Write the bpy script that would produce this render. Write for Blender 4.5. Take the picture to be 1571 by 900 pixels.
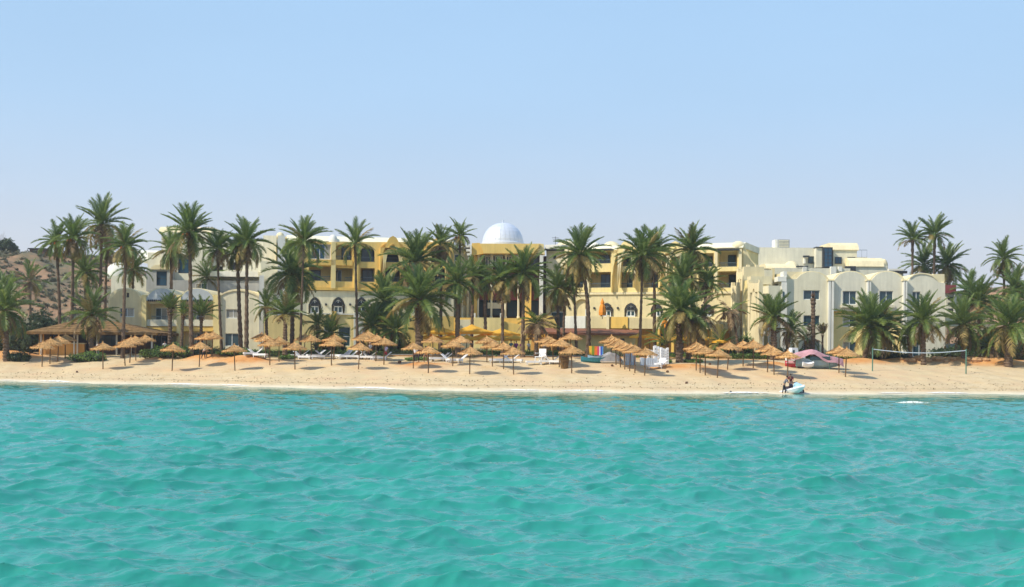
import bpy, math, random
import numpy as np
from mathutils import Vector, Matrix, Euler
from mathutils.geometry import tessellate_polygon

S = bpy.context.scene
for o in list(bpy.data.objects): bpy.data.objects.remove(o, do_unlink=True)
COL = S.collection
R = math.radians
rnd = random.Random(7)

# ------------------------------------------------------------------ camera
F, W0, H0, HZ, ROLL, EYE = 1900.0, 1571.0, 900.0, 535.0, 0.009, 4.0
cam_d = bpy.data.cameras.new('camera'); cam = bpy.data.objects.new('camera', cam_d); COL.objects.link(cam)
cam_d.sensor_fit = 'HORIZONTAL'; cam_d.sensor_width = 36.0; cam_d.lens = 36.0 * F / W0
cam_d.shift_y = (HZ - H0 / 2) / W0
cam_d.clip_start = 0.5; cam_d.clip_end = 9000
cam.location = (0, 0, EYE); cam.rotation_euler = (R(90), -ROLL, 0)
S.camera = cam
S.render.resolution_x, S.render.resolution_y = 1024, 587

# ------------------------------------------------------------------ sky and sun
TOSUN = Vector((-2.0, -0.98, 2.2)).normalized()
EL = math.asin(TOSUN.z); AZ = math.atan2(TOSUN.x, TOSUN.y)
w = bpy.data.worlds.new('World'); S.world = w; w.use_nodes = True
nt = w.node_tree; bg = nt.nodes['Background']
sky = nt.nodes.new('ShaderNodeTexSky'); sky.sky_type = 'NISHITA'; sky.sun_disc = False
sky.sun_elevation = EL; sky.sun_rotation = AZ % (2 * math.pi)
sky.altitude = 0; sky.air_density = 1.0; sky.dust_density = 2.5; sky.ozone_density = 1.5
# a hazy summer sky: the clear-sky model mixed with thin even haze that thickens towards the horizon
tc = nt.nodes.new('ShaderNodeTexCoord'); sep = nt.nodes.new('ShaderNodeSeparateXYZ')
rmp = nt.nodes.new('ShaderNodeValToRGB')
nt.links.new(tc.outputs['Generated'], sep.inputs[0]); nt.links.new(sep.outputs['Z'], rmp.inputs[0])
cr = rmp.color_ramp; cr.interpolation = 'B_SPLINE'
SKYC = [(0.0, (.66, .67, .72)), (0.07, (.64, .68, .755)), (0.12, (.535, .66, .82)), (0.19, (.425, .637, .885)), (0.30, (.388, .612, .885)), (0.6, (.29, .50, .85)), (1.0, (.22, .42, .80))]
while len(cr.elements) < len(SKYC): cr.elements.new(0.5)
for e, (p, c) in zip(cr.elements, SKYC): e.position = p; e.color = (*c, 1)
mx = nt.nodes.new('ShaderNodeMix'); mx.data_type = 'RGBA'; mx.inputs[0].default_value = 0.85
sc_ = nt.nodes.new('ShaderNodeMix'); sc_.data_type = 'RGBA'; sc_.blend_type = 'MULTIPLY'; sc_.inputs[0].default_value = 1.0
nt.links.new(rmp.outputs[0], sc_.inputs[6]); sc_.inputs[7].default_value = (10, 10, 10, 1)
nt.links.new(sky.outputs[0], mx.inputs[6]); nt.links.new(sc_.outputs[2], mx.inputs[7])
hn = nt.nodes.new('ShaderNodeTexNoise'); hn.inputs['Scale'].default_value = 2.2; hn.inputs['Detail'].default_value = 5
hm = nt.nodes.new('ShaderNodeMapping'); hm.inputs['Scale'].default_value = (1, 1, 3.2); nt.links.new(tc.outputs['Generated'], hm.inputs[0]); nt.links.new(hm.outputs[0], hn.inputs['Vector'])
hr = nt.nodes.new('ShaderNodeMapRange'); hr.inputs['From Min'].default_value = .3; hr.inputs['From Max'].default_value = .7; hr.inputs['To Min'].default_value = .972; hr.inputs['To Max'].default_value = 1.028
nt.links.new(hn.outputs['Fac'], hr.inputs['Value'])
hs_ = nt.nodes.new('ShaderNodeVectorMath'); hs_.operation = 'SCALE'; nt.links.new(mx.outputs[2], hs_.inputs[0]); nt.links.new(hr.outputs[0], hs_.inputs['Scale'])
nt.links.new(hs_.outputs[0], bg.inputs[0]); bg.inputs[1].default_value = 0.10
sd = bpy.data.lights.new('sun', 'SUN'); sun = bpy.data.objects.new('sun', sd); COL.objects.link(sun)
sd.energy = 4.4; sd.angle = R(0.5); sd.color = (1.0, .90, .74)
sun.rotation_euler = (-TOSUN).to_track_quat('-Z', 'Y').to_euler(); sun.location = (-60, 0, 90)
S.view_settings.view_transform = 'Standard'; S.view_settings.look = 'None'
S.view_settings.exposure = 0.21; S.view_settings.gamma = 1.0

# ------------------------------------------------------------------ calibration: a pixel of the photograph and a depth give a point
CR, SR = math.cos(ROLL), math.sin(ROLL)
def ray(px, py):
    cx, cy = (px - W0 / 2) / F, (HZ - py) / F
    return cx * CR - cy * SR, cx * SR + cy * CR
def P(px, py, Y):
    a, b = ray(px, py); return Vector((a * Y, Y, EYE + b * Y))

# ------------------------------------------------------------------ terrain
_sh = [(-400, 581), (-60, 584.5), (0, 585), (150, 588), (300, 591), (500, 596), (800, 600.5), (1000, 603), (1200, 604.5), (1571, 605), (1900, 605)]
SX, SY = [], []
for px, py in _sh:
    a, b = ray(px, py); Y = -EYE / b; SX.append(a * Y); SY.append(Y)
SX = np.array(SX); SY = np.array(SY)
def shore(x): return np.interp(x, SX, SY) + .42 * np.sin(np.asarray(x) * .31) + .28 * np.sin(np.asarray(x) * .83 + 1) + .12 * np.sin(np.asarray(x) * 2.1 + 2)
TT = [-400, -40, 0, 1.5, 4, 8, 14, 20, 26, 32, 45, 90, 900]
TZ = [-8, -3, 0, .22, .5, 1.0, 1.75, 2.4, 2.85, 3.15, 3.45, 3.7, 4.0]
_nr = np.random.RandomState(3)
_ns = [(_nr.uniform(-1, 1), _nr.uniform(-1, 1), _nr.uniform(0, 6.28)) for _ in range(40)]
def vnoise(x, y, wl, n=8, off=0):
    s = 0
    for i in range(n):
        a, b, p = _ns[(i + off) % 40]; l = math.hypot(a, b) + 1e-6; k = 6.283 / wl * (0.7 + 0.12 * i)
        s = s + np.sin(x * a / l * k + y * b / l * k + p)
    return s / math.sqrt(n)
def sstep(a, b, v):
    t = np.clip((v - a) / (b - a), 0, 1); return t * t * (3 - 2 * t)
MOUNDS = []   # (x, y, rx, ry, height)
def ground(x, y, mounds=True):
    x = np.asarray(x, float); y = np.asarray(y, float)
    t = y - shore(x)
    z = np.interp(t, TT, TZ)
    z = z + .035 * vnoise(x, y, 3.5, 8, 3) * sstep(3, 8, t) * (1 - sstep(60, 80, t)) + .10 * vnoise(x, y, 15, 6, 11) * sstep(10, 20, t) * (1 - sstep(26, 30, t))
    rl = np.interp(x, [-900, -220, -150, -112, -94, -75, -50, 0, 60, 90, 112, 160, 300, 900], [35, 29, 25, 21.3, 19, 13, 7, 3, 3, 9, 15.0, 18, 20, 22])
    z = z + rl * sstep(188, 285, y) + vnoise(x, y, 34, 8, 5) * 1.0 * sstep(195, 240, y) + vnoise(x, y, 9, 8, 17) * .35 * sstep(195, 220, y)
    if mounds:
        for mx_, my_, rx, ry, h in MOUNDS:
            d = ((x - mx_) / rx) ** 2 + ((y - my_) / ry) ** 2
            z = z + h * np.exp(-d * 1.6)
    return z
def gz(x, y): return float(ground(x, y))
def on_ground(px, py):
    a, b = ray(px, py); Y = 112.0
    while Y < 300:
        if EYE + b * Y < gz(a * Y, Y): break
        Y += .15
    return Vector((a * Y, Y, gz(a * Y, Y)))

# ------------------------------------------------------------------ object helpers
def tag(o, label=None, cat=None, group=None, kind=None):
    if label: o['label'] = label
    if cat: o['category'] = cat
    if group: o['group'] = group
    if kind: o['kind'] = kind
    return o
def empty(name, loc, rz=0, label=None, cat=None, group=None):
    o = bpy.data.objects.new(name, None); COL.objects.link(o); o.location = loc; o.rotation_euler = (0, 0, rz)
    o.empty_display_size = .3
    return tag(o, label, cat, group)
def link_mesh(name, me, parent=None, loc=None, rot=None, scale=None):
    o = bpy.data.objects.new(name, me); COL.objects.link(o)
    if parent is not None: o.parent = parent
    if loc is not None: o.location = loc
    if rot is not None: o.rotation_euler = rot
    if scale is not None: o.scale = scale
    return o
class MB:
    def __init__(s): s.v = []; s.f = []
    def quad(s, a, b, c, d):
        i = len(s.v); s.v += [tuple(a), tuple(b), tuple(c), tuple(d)]; s.f.append((i, i + 1, i + 2, i + 3))
    def tri(s, a, b, c):
        i = len(s.v); s.v += [tuple(a), tuple(b), tuple(c)]; s.f.append((i, i + 1, i + 2))
    def box(s, x0, x1, y0, y1, z0, z1):
        if x0 > x1: x0, x1 = x1, x0
        if y0 > y1: y0, y1 = y1, y0
        if z0 > z1: z0, z1 = z1, z0
        i = len(s.v)
        s.v += [(x0, y0, z0), (x1, y0, z0), (x1, y1, z0), (x0, y1, z0), (x0, y0, z1), (x1, y0, z1), (x1, y1, z1), (x0, y1, z1)]
        s.f += [(i, i + 3, i + 2, i + 1), (i + 4, i + 5, i + 6, i + 7), (i, i + 1, i + 5, i + 4), (i + 1, i + 2, i + 6, i + 5), (i + 2, i + 3, i + 7, i + 6), (i + 3, i, i + 4, i + 7)]
        return s
    def rings(s, rings, cap=True, closed=True):
        n = len(rings[0]); b = len(s.v)
        for r in rings: s.v += [tuple(p) for p in r]
        for k in range(len(rings) - 1):
            for j in range(n if closed else n - 1):
                a = b + k * n + j; c = b + k * n + (j + 1) % n
                s.f.append((a, c, c + n, a + n))
        if cap and closed:
            s.f.append(tuple(b + j for j in reversed(range(n)))); s.f.append(tuple(b + (len(rings) - 1) * n + j for j in range(n)))
        return s
    def tube(s, pts, rad, n=6, cap=True):
        pts = [Vector(p) for p in pts]
        if not hasattr(rad, '__len__'): rad = [rad] * len(pts)
        rings = []
        for i, p in enumerate(pts):
            d = (pts[min(i + 1, len(pts) - 1)] - pts[max(i - 1, 0)])
            d = d.normalized() if d.length > 1e-9 else Vector((0, 0, 1))
            u = d.cross(Vector((0, 1, 0)) if abs(d.y) < .9 else Vector((1, 0, 0))).normalized(); v = d.cross(u)
            rings.append([p + (u * math.cos(6.28318 * k / n) + v * math.sin(6.28318 * k / n)) * rad[i] for k in range(n)])
        return s.rings(rings, cap)
    def lathe(s, prof, n=24, c=(0, 0, 0)):
        return s.rings([[(c[0] + r * math.cos(6.28318 * k / n), c[1] + r * math.sin(6.28318 * k / n), c[2] + z) for k in range(n)] for r, z in prof])
    def slab(s, outer, holes, y0, y1):
        """outline (x, z) with holes, extruded from y0 (front) to y1"""
        polys = [outer] + list(holes)
        vec = [[Vector((a, 0, b)) for a, b in p] for p in polys]
        flat = [q for p in polys for q in p]
        tr = tessellate_polygon(vec)
        for y, flip in ((y0, False), (y1, True)):
            b = len(s.v); s.v += [(a, y, c) for a, c in flat]
            for t in tr:
                p0, p1, p2 = flat[t[0]], flat[t[1]], flat[t[2]]
                cr_ = (p1[0] - p0[0]) * (p2[1] - p0[1]) - (p1[1] - p0[1]) * (p2[0] - p0[0])
                q = t if (cr_ > 0) != flip else (t[0], t[2], t[1])
                s.f.append(tuple(b + i for i in q))
        for p in polys:
            for i in range(len(p)):
                a, c = p[i], p[(i + 1) % len(p)]
                s.quad((a[0], y0, a[1]), (a[0], y1, a[1]), (c[0], y1, c[1]), (c[0], y0, c[1]))
        return s
    def mesh(s, name, mat, smooth=False):
        me = bpy.data.meshes.new(name); me.from_pydata(s.v, [], s.f)
        for m in (mat if isinstance(mat, (list, tuple)) else [mat]): me.materials.append(m)
        if smooth: me.polygons.foreach_set('use_smooth', [True] * len(me.polygons))
        me.update(); return me
    def build(s, name, mat, parent=None, loc=None, rot=None, smooth=False):
        return link_mesh(name, s.mesh(name, mat, smooth), parent, loc, rot)
def arch(x0, x1, zs, zc, n=12, base=None):
    """outline of an arched opening: springing zs, crown zc, straight down to base"""
    cx, hw = (x0 + x1) / 2, (x1 - x0) / 2; base = zs if base is None else base
    pts = [(x0, base), (x1, base)] if base != zs else []
    for i in range(n + 1):
        a = math.pi * i / n; pts.append((cx + hw * math.cos(a), zs + (zc - zs) * math.sin(a)))
    return pts

# ------------------------------------------------------------------ materials
def new_mat(name):
    m = bpy.data.materials.new(name); m.use_nodes = True; n = m.node_tree
    return m, n, n.nodes['Principled BSDF']
def N(n, t, **kw):
    x = n.nodes.new(t)
    for k, v in kw.items(): setattr(x, k, v)
    return x
def mat(name, col, rough=.8, var=.18, scale=1.2, bump=.0, bscale=20, metal=0, spec=.3, rndv=0, coord='Object', streak=0):
    m, n, b = new_mat(name)
    b.inputs['Roughness'].default_value = rough; b.inputs['Metallic'].default_value = metal
    b.inputs['Specular IOR Level'].default_value = spec
    t = N(n, 'ShaderNodeTexCoord'); no = N(n, 'ShaderNodeTexNoise'); no.inputs['Scale'].default_value = scale; no.inputs['Detail'].default_value = 6
    no.inputs['Roughness'].default_value = .65
    n.links.new(t.outputs[coord], no.inputs['Vector'])
    r_ = N(n, 'ShaderNodeMapRange'); r_.inputs['From Min'].default_value = .3; r_.inputs['From Max'].default_value = .7
    r_.inputs['To Min'].default_value = 1 - var; r_.inputs['To Max'].default_value = 1 + var * .6
    n.links.new(no.outputs['Fac'], r_.inputs['Value'])
    val = r_.outputs[0]
    if streak:
        mp = N(n, 'ShaderNodeMapping'); mp.inputs['Scale'].default_value = (1.6, 1.6, .16); n.links.new(t.outputs[coord], mp.inputs[0])
        n2 = N(n, 'ShaderNodeTexNoise'); n2.inputs['Scale'].default_value = 1.5; n2.inputs['Detail'].default_value = 5; n.links.new(mp.outputs[0], n2.inputs['Vector'])
        r2 = N(n, 'ShaderNodeMapRange'); r2.inputs['From Min'].default_value = .35; r2.inputs['From Max'].default_value = .65
        r2.inputs['To Min'].default_value = 1 - streak; r2.inputs['To Max'].default_value = 1.0; n.links.new(n2.outputs['Fac'], r2.inputs['Value'])
        ml = N(n, 'ShaderNodeMath', operation='MULTIPLY'); n.links.new(val, ml.inputs[0]); n.links.new(r2.outputs[0], ml.inputs[1]); val = ml.outputs[0]
    if rndv:
        oi = N(n, 'ShaderNodeObjectInfo'); r3 = N(n, 'ShaderNodeMapRange'); r3.inputs['To Min'].default_value = 1 - rndv; r3.inputs['To Max'].default_value = 1 + rndv
        n.links.new(oi.outputs['Random'], r3.inputs['Value'])
        ml = N(n, 'ShaderNodeMath', operation='MULTIPLY'); n.links.new(val, ml.inputs[0]); n.links.new(r3.outputs[0], ml.inputs[1]); val = ml.outputs[0]
    mi = N(n, 'ShaderNodeVectorMath', operation='SCALE'); mi.inputs[0].default_value = col[:3]; n.links.new(val, mi.inputs['Scale'])
    n.links.new(mi.outputs[0], b.inputs['Base Color'])
    if bump:
        nb = N(n, 'ShaderNodeTexNoise'); nb.inputs['Scale'].default_value = bscale; nb.inputs['Detail'].default_value = 4; n.links.new(t.outputs[coord], nb.inputs['Vector'])
        bp = N(n, 'ShaderNodeBump'); bp.inputs['Strength'].default_value = bump; bp.inputs['Distance'].default_value = .05
        n.links.new(nb.outputs['Fac'], bp.inputs['Height']); n.links.new(bp.outputs[0], b.inputs['Normal'])
    return m
def stucco(name, col): return mat(name, col, .9, .12, .35, .35, 7, streak=.12, spec=.15)
M = {}
M['cream'] = stucco('cream stucco', (.72, .62, .36))
M['pale'] = stucco('pale stucco', (.78, .73, .53))
M['white'] = stucco('white stucco', (.80, .79, .70))
M['roofcream'] = stucco('cream roof render', (.80, .70, .44))
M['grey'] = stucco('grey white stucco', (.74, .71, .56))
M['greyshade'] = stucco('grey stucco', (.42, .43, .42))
M['yellow'] = stucco('yellow stucco', (.86, .62, .20))
M['lyellow'] = stucco('light yellow stucco', (.88, .72, .33))
M['bluefascia'] = stucco('blue grey render', (.50, .54, .54))
M['mustard'] = stucco('mustard stucco', (.84, .56, .15))
M['ochre'] = stucco('orange ochre wall', (.72, .40, .12))
M['frame'] = mat('white window frame', (.72, .74, .72), .4, .05)
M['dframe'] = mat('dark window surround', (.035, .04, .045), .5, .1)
M['rail'] = mat('grey blue railing', (.10, .15, .18), .4, .1)
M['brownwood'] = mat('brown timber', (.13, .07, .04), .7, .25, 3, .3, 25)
M['redroof'] = mat('red brown roof covering', (.30, .12, .06), .85, .3, 2, .5, 12, streak=.25)
M['maroon'] = mat('maroon awning', (.24, .06, .06), .8, .15)
M['thatchroof'] = mat('brown thatch', (.30, .18, .07), .95, .4, 2.5, .9, 14, streak=.4)
M['thatch'] = mat('golden straw thatch', (.68, .40, .155), .9, .38, 4, .6, 30, rndv=.12)
M['pole'] = mat('round wooden pole', (.16, .10, .05), .85, .25, 6, .4, 30, rndv=.15)
M['plastic'] = mat('white plastic', (.82, .83, .84), .35, .04, rndv=.06)
M['bluegrey'] = mat('pale blue grey plastic', (.52, .60, .68), .45, .08)

M['orangecanvas'] = mat('orange canvas', (.85, .30, .03), .8, .12)
M['trunk'] = mat('palm trunk bark', (.15, .105, .07), .95, .4, 5, 1.0, 9, rndv=.25, spec=.1)
M['boots'] = mat('cut palm frond stubs', (.20, .11, .06), .95, .4, 8, 1.0, 14, rndv=.25, spec=.1)
M['dates'] = mat('ripening orange dates', (.48, .15, .03), .6, .3, 10)
M['rock'] = mat('ochre rock', (.50, .30, .15), .95, .3, 2, .7, 5, rndv=.2)
M['metalpole'] = mat('green painted metal', (.10, .22, .16), .5, .1)
def glass(name, col, rough=.12):
    m, n, b = new_mat(name); b.inputs['Base Color'].default_value = (*col, 1); b.inputs['Roughness'].default_value = rough
    b.inputs['Specular IOR Level'].default_value = .5
    t = N(n, 'ShaderNodeTexCoord'); no = N(n, 'ShaderNodeTexNoise'); no.inputs['Scale'].default_value = .8
    n.links.new(t.outputs['Object'], no.inputs['Vector']); bp = N(n, 'ShaderNodeBump'); bp.inputs['Strength'].default_value = .12; bp.inputs['Distance'].default_value = .1
    n.links.new(no.outputs['Fac'], bp.inputs['Height']); n.links.new(bp.outputs[0], b.inputs['Normal'])
    return m
M['glass'] = glass('dark window glass', (.030, .065, .080))
M['glassb'] = glass('blue window glass', (.02, .07, .12))
M['curtain'] = mat('drawn curtain behind glass', (.36, .35, .30), .25, .25, 6)
M['dark'] = mat('dark shade colour', (.03, .03, .032), .8, .2)  # near-black colour standing in for shade in openings and gaps
def leafmat(name, c1, c2, rough=.5, trans=.25, spec=.4):
    m, n, b = new_mat(name); b.inputs['Roughness'].default_value = rough; b.inputs['Specular IOR Level'].default_value = spec
    oi = N(n, 'ShaderNodeObjectInfo'); ge = N(n, 'ShaderNodeNewGeometry'); t = N(n, 'ShaderNodeTexCoord')
    no = N(n, 'ShaderNodeTexNoise'); no.inputs['Scale'].default_value = 1.3; no.inputs['Detail'].default_value = 4; n.links.new(t.outputs['Object'], no.inputs['Vector'])
    a = N(n, 'ShaderNodeMath', operation='ADD'); n.links.new(oi.outputs['Random'], a.inputs[0]); n.links.new(no.outputs['Fac'], a.inputs[1])
    a2 = N(n, 'ShaderNodeMath', operation='ADD'); n.links.new(a.outputs[0], a2.inputs[0]); n.links.new(ge.outputs['Random Per Island'], a2.inputs[1])
    r_ = N(n, 'ShaderNodeMapRange'); r_.inputs['From Min'].default_value = .4; r_.inputs['From Max'].default_value = 2.2; n.links.new(a2.outputs[0], r_.inputs['Value'])
    mi = N(n, 'ShaderNodeMix', data_type='RGBA'); mi.inputs[6].default_value = (*c1, 1); mi.inputs[7].default_value = (*c2, 1); n.links.new(r_.outputs[0], mi.inputs[0])
    n.links.new(mi.outputs[2], b.inputs['Base Color'])
    tr = N(n, 'ShaderNodeBsdfTranslucent'); n.links.new(mi.outputs[2], tr.inputs['Color'])
    ms = N(n, 'ShaderNodeMixShader'); ms.inputs[0].default_value = trans
    n.links.new(b.outputs[0], ms.inputs[1]); n.links.new(tr.outputs[0], ms.inputs[2]); n.links.new(ms.outputs[0], n.nodes['Material Output'].inputs[0])
    return m
M['frond'] = leafmat('palm frond green', (.060, .130, .026), (.20, .26, .060), .42, .40, .45)
M['frondy'] = leafmat('yellowing palm frond', (.18, .17, .04), (.40, .29, .10), .6, .25)
M['frondd'] = leafmat('dry palm frond', (.16, .11, .06), (.34, .24, .13), .8, .15, .2)
M['canvas'] = leafmat('yellow canvas', (.98, .48, .04), (.98, .60, .08), .8, .35, .2)
M['roofpale'] = stucco('pale roof render', (.84, .79, .58))
M['hedge'] = leafmat('hedge leaves', (.05, .13, .025), (.17, .28, .06), .5, .2)
M['shrub'] = leafmat('dark shrub leaves', (.02, .055, .025), (.07, .11, .04), .5, .2)
M['scrub'] = leafmat('dry hillside scrub', (.06, .085, .045), (.17, .16, .09), .8, .1)
M['core'] = mat('dark shrub core', (.03, .045, .018), .9, .3, 3)  # dark filler colour for the solid bush cores
# ------------------------------------------------------------------ mounds of the beach (ochre earth and drifted sand)
def mound(px, py, rx, ry, h):
    p = on_ground(px, py); MOUNDS.append((p.x, p.y + ry * .5, rx, ry, h))
_md = [(6, 549, 4.5, 3.0, .8), (372, 556, 3.0, 2.0, .75), (335, 551, 3.2, 2.0, .55), (300, 552, 2.2, 1.6, .35), (248, 551, 2.4, 1.6, .35), (645, 561, 2.6, 1.4, .35), (1040, 566, 4.2, 1.8, .35), (1185, 561, 2.6, 1.2, .4), (1540, 560, 5.0, 2.4, .7), (1320, 557, 4, 2.0, .5), (1385, 556, 4, 2.0, .45), (1440, 557, 4, 2.2, .45), (1490, 558, 4, 2.2, .5)]
_pts = [(on_ground(a, b), rx, ry, h) for a, b, rx, ry, h in _md]
MOUNDS = [(p.x, p.y + ry * .5, rx, ry, h) for p, rx, ry, h in _pts]

def axis(*segs):
    out = []
    for a, b, n in segs: out += list(np.linspace(a, b, n, endpoint=False))
    out.append(segs[-1][1]); return np.array(out)
def grid_mesh(name, X, Y, Z, material, attr=None):
    ny, nx = X.shape
    me = bpy.data.meshes.new(name)
    me.vertices.add(nx * ny); me.vertices.foreach_set('co', np.stack([X, Y, Z], -1).astype(np.float32).ravel())
    i = (np.arange(ny - 1)[:, None] * nx + np.arange(nx - 1)[None, :]).ravel()
    q = np.stack([i, i + 1, i + nx + 1, i + nx], -1).astype(np.int32)
    me.loops.add(q.size); me.loops.foreach_set('vertex_index', q.ravel())
    me.polygons.add(len(q)); me.polygons.foreach_set('loop_start', np.arange(0, q.size, 4, dtype=np.int32))
    me.polygons.foreach_set('loop_total', np.full(len(q), 4, np.int32)); me.polygons.foreach_set('use_smooth', np.ones(len(q), bool))
    if attr:
        for k, v in attr.items():
            at = me.attributes.new(k, 'FLOAT', 'POINT'); at.data.foreach_set('value', v.astype(np.float32).ravel())
    me.materials.append(material); me.update(); me.validate()
    return me
# the land: one sheet from below the waterline to beyond the hills
gx = axis((-1500, -200, 26), (-200, -70, 90), (-70, 62, 420), (62, 200, 90), (200, 1500, 26))
gy = axis((96, 112, 8), (112, 152, 230), (152, 190, 60), (190, 300, 110), (300, 420, 24), (420, 3000, 30))
GX, GY = np.meshgrid(gx, gy); GZ = ground(GX, GY)
GT = GY - shore(GX)
m, n, b = new_mat('sand and dry earth'); b.inputs['Roughness'].default_value = .95; b.inputs['Specular IOR Level'].default_value = .1
at = N(n, 'ShaderNodeAttribute', attribute_name='shoredist'); tcg = N(n, 'ShaderNodeTexCoord')
am = N(n, 'ShaderNodeAttribute', attribute_name='mound')
def noise(sc, det=5, rough=.6, vec=None):
    x = N(n, 'ShaderNodeTexNoise'); x.inputs['Scale'].default_value = sc; x.inputs['Detail'].default_value = det; x.inputs['Roughness'].default_value = rough
    n.links.new(vec or tcg.outputs['Object'], x.inputs['Vector']); return x.outputs['Fac']
def ramp(val, stops):
    x = N(n, 'ShaderNodeValToRGB'); n.links.new(val, x.inputs[0]); e = x.color_ramp.elements
    while len(e) < len(stops): e.new(.5)
    for q, (p, c) in zip(e, stops): q.position = p; q.color = (*c, 1)
    return x.outputs[0]
def mixc(f, a, b_, fac=None):
    x = N(n, 'ShaderNodeMix', data_type='RGBA')
    if hasattr(f, 'default_value') or hasattr(f, 'links'): n.links.new(f, x.inputs[0])
    else: x.inputs[0].default_value = f
    n.links.new(a, x.inputs[6]); n.links.new(b_, x.inputs[7]); return x.outputs[2]
def mr(val, a, b_, c=0, d=1):
    x = N(n, 'ShaderNodeMapRange'); x.inputs['From Min'].default_value = a; x.inputs['From Max'].default_value = b_
    x.inputs['To Min'].default_value = c; x.inputs['To Max'].default_value = d; n.links.new(val, x.inputs['Value']); return x.outputs[0]
def mth(op, a, b_):
    x = N(n, 'ShaderNodeMath', operation=op)
    for i, q in enumerate((a, b_)):
        if isinstance(q, (int, float)): x.inputs[i].default_value = q
        else: n.links.new(q, x.inputs[i])
    return x.outputs[0]
mpx = N(n, 'ShaderNodeMapping'); mpx.inputs['Scale'].default_value = (.12, 1.0, 1); n.links.new(tcg.outputs['Object'], mpx.inputs[0])
sand = ramp(noise(.9, 8, .7), [(.3, (.50, .37, .195)), (.5, (.575, .455, .275)), (.7, (.64, .52, .32))])
pink = ramp(noise(.35, 4), [(.35, (.60, .47, .27)), (.65, (.575, .41, .245))])
sand = mixc(mr(noise(.14, 4), .4, .6), sand, pink)
# wrack lines: fine dark debris strewn parallel to the water
wob = mth('ADD', at.outputs['Fac'], mr(noise(.25, 4, .6), 0, 1, -1.4, 1.4))
wr = mth('SUBTRACT', 1.0, mr(mth('ABSOLUTE', mth('SUBTRACT', wob, 3.4), 0), 0, .55)); wr = mth('MULTIPLY', wr, mr(noise(.8, 6, .7, mpx.outputs[0]), .35, .6))
wrc = ramp(noise(2.0), [(.3, (.30, .22, .13)), (.7, (.42, .33, .21))])
sand = mixc(mth('MULTIPLY', wr, .75), sand, wrc)
wetc = ramp(noise(1.0, 4), [(.3, (.62, .53, .37)), (.7, (.72, .65, .48))])
sand = mixc(mr(mth('ADD', at.outputs['Fac'], mr(noise(.3), 0, 1, -.8, .8)), .4, 2.2, 1, 0), sand, wetc)
earth = ramp(noise(.5, 8, .7), [(.3, (.46, .19, .06)), (.5, (.56, .28, .10)), (.7, (.62, .38, .17))])
sand = mixc(am.outputs['Fac'], sand, earth)
green = ramp(noise(.6, 8, .7), [(.3, (.07, .10, .03)), (.5, (.16, .16, .06)), (.7, (.36, .24, .12))])
gf = mth('ADD', at.outputs['Fac'], mr(noise(.2), 0, 1, -3, 3))
col = mixc(mr(gf, 27, 31), sand, earth); col = mixc(mr(gf, 31, 38), col, green)
hill = ramp(noise(.07, 9, .72), [(.36, (.10, .115, .07)), (.47, (.18, .145, .085)), (.56, (.31, .19, .11)), (.68, (.40, .235, .13))])
col = mixc(mr(at.outputs['Fac'], 60, 85), col, hill)
n.links.new(col, b.inputs['Base Color'])
bp = N(n, 'ShaderNodeBump'); bp.inputs['Strength'].default_value = .7; bp.inputs['Distance'].default_value = .08
n.links.new(noise(1.6, 9, .75), bp.inputs['Height']); n.links.new(bp.outputs[0], b.inputs['Normal'])
M['sand'] = m
GM = np.zeros_like(GX)
for mx_, my_, rx, ry, h in MOUNDS:
    d = ((GX - mx_) / rx) ** 2 + ((GY - my_) / ry) ** 2; GM = np.maximum(GM, np.clip(np.exp(-d * 1.1) * (h * 2.0 + .7), 0, 1))
tag(link_mesh('beach', grid_mesh('beach', GX, GY, GZ, M['sand'], {'shoredist': GT, 'mound': GM})), kind='structure')

# ------------------------------------------------------------------ the sea: two wave fields from a wind-chop spectrum, laid on one sheet
def tile(L, n_, lp, lmin, lmax, hs, seed, wind, spread=2):
    rs = np.random.RandomState(seed); k1 = np.fft.fftfreq(n_, L / n_) * 2 * np.pi
    KX, KY = np.meshgrid(k1, k1); K = np.hypot(KX, KY); K[0, 0] = 1e9
    kp = 2 * np.pi / lp; c = (KX * math.cos(wind) + KY * math.sin(wind)) / K
    A = np.sqrt(K ** -3.85 * np.exp(-1.1 * (kp / K) ** 2) * (np.abs(c) ** spread * np.where(c > 0, 1, .25) + .02))
    A[(K > 2 * np.pi / lmin) | (K < 2 * np.pi / lmax)] = 0
    H = A * (rs.normal(size=K.shape) + 1j * rs.normal(size=K.shape))
    h = np.fft.ifft2(H).real; s = hs / 4 / h.std(); 
    dx = np.fft.ifft2(-1j * KX / K * H).real * s; dy = np.fft.ifft2(-1j * KY / K * H).real * s
    return h * s, dx, dy, L, n_
def sample(t, x, y, ang):
    h, dx, dy, L, n_ = t; ca, sa = math.cos(ang), math.sin(ang)
    u = ((x * ca + y * sa) / L * n_) % n_; v = ((-x * sa + y * ca) / L * n_) % n_
    i = np.floor(u).astype(int) % n_; j = np.floor(v).astype(int) % n_; fu = u - np.floor(u); fv = v - np.floor(v)
    i1 = (i + 1) % n_; j1 = (j + 1) % n_
    g = lambda a: (a[j, i] * (1 - fu) + a[j, i1] * fu) * (1 - fv) + (a[j1, i] * (1 - fu) + a[j1, i1] * fu) * fv
    H, A, B = g(h), g(dx), g(dy)
    return H, A * ca - B * sa, A * sa + B * ca
big = tile(83.0, 1024, 4.8, .4, 14, .40, 5, R(-76), 4)
small = tile(23.0, 1024, 1.3, .10, 3.0, .078, 9, R(-100), 2)
q = np.linspace(1 / math.sqrt(16.0), 1 / math.sqrt(142.0), 860)
sy = np.concatenate([np.linspace(-500, 0, 8, endpoint=False), np.linspace(0, 16, 14, endpoint=False), 1 / q ** 2])
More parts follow.
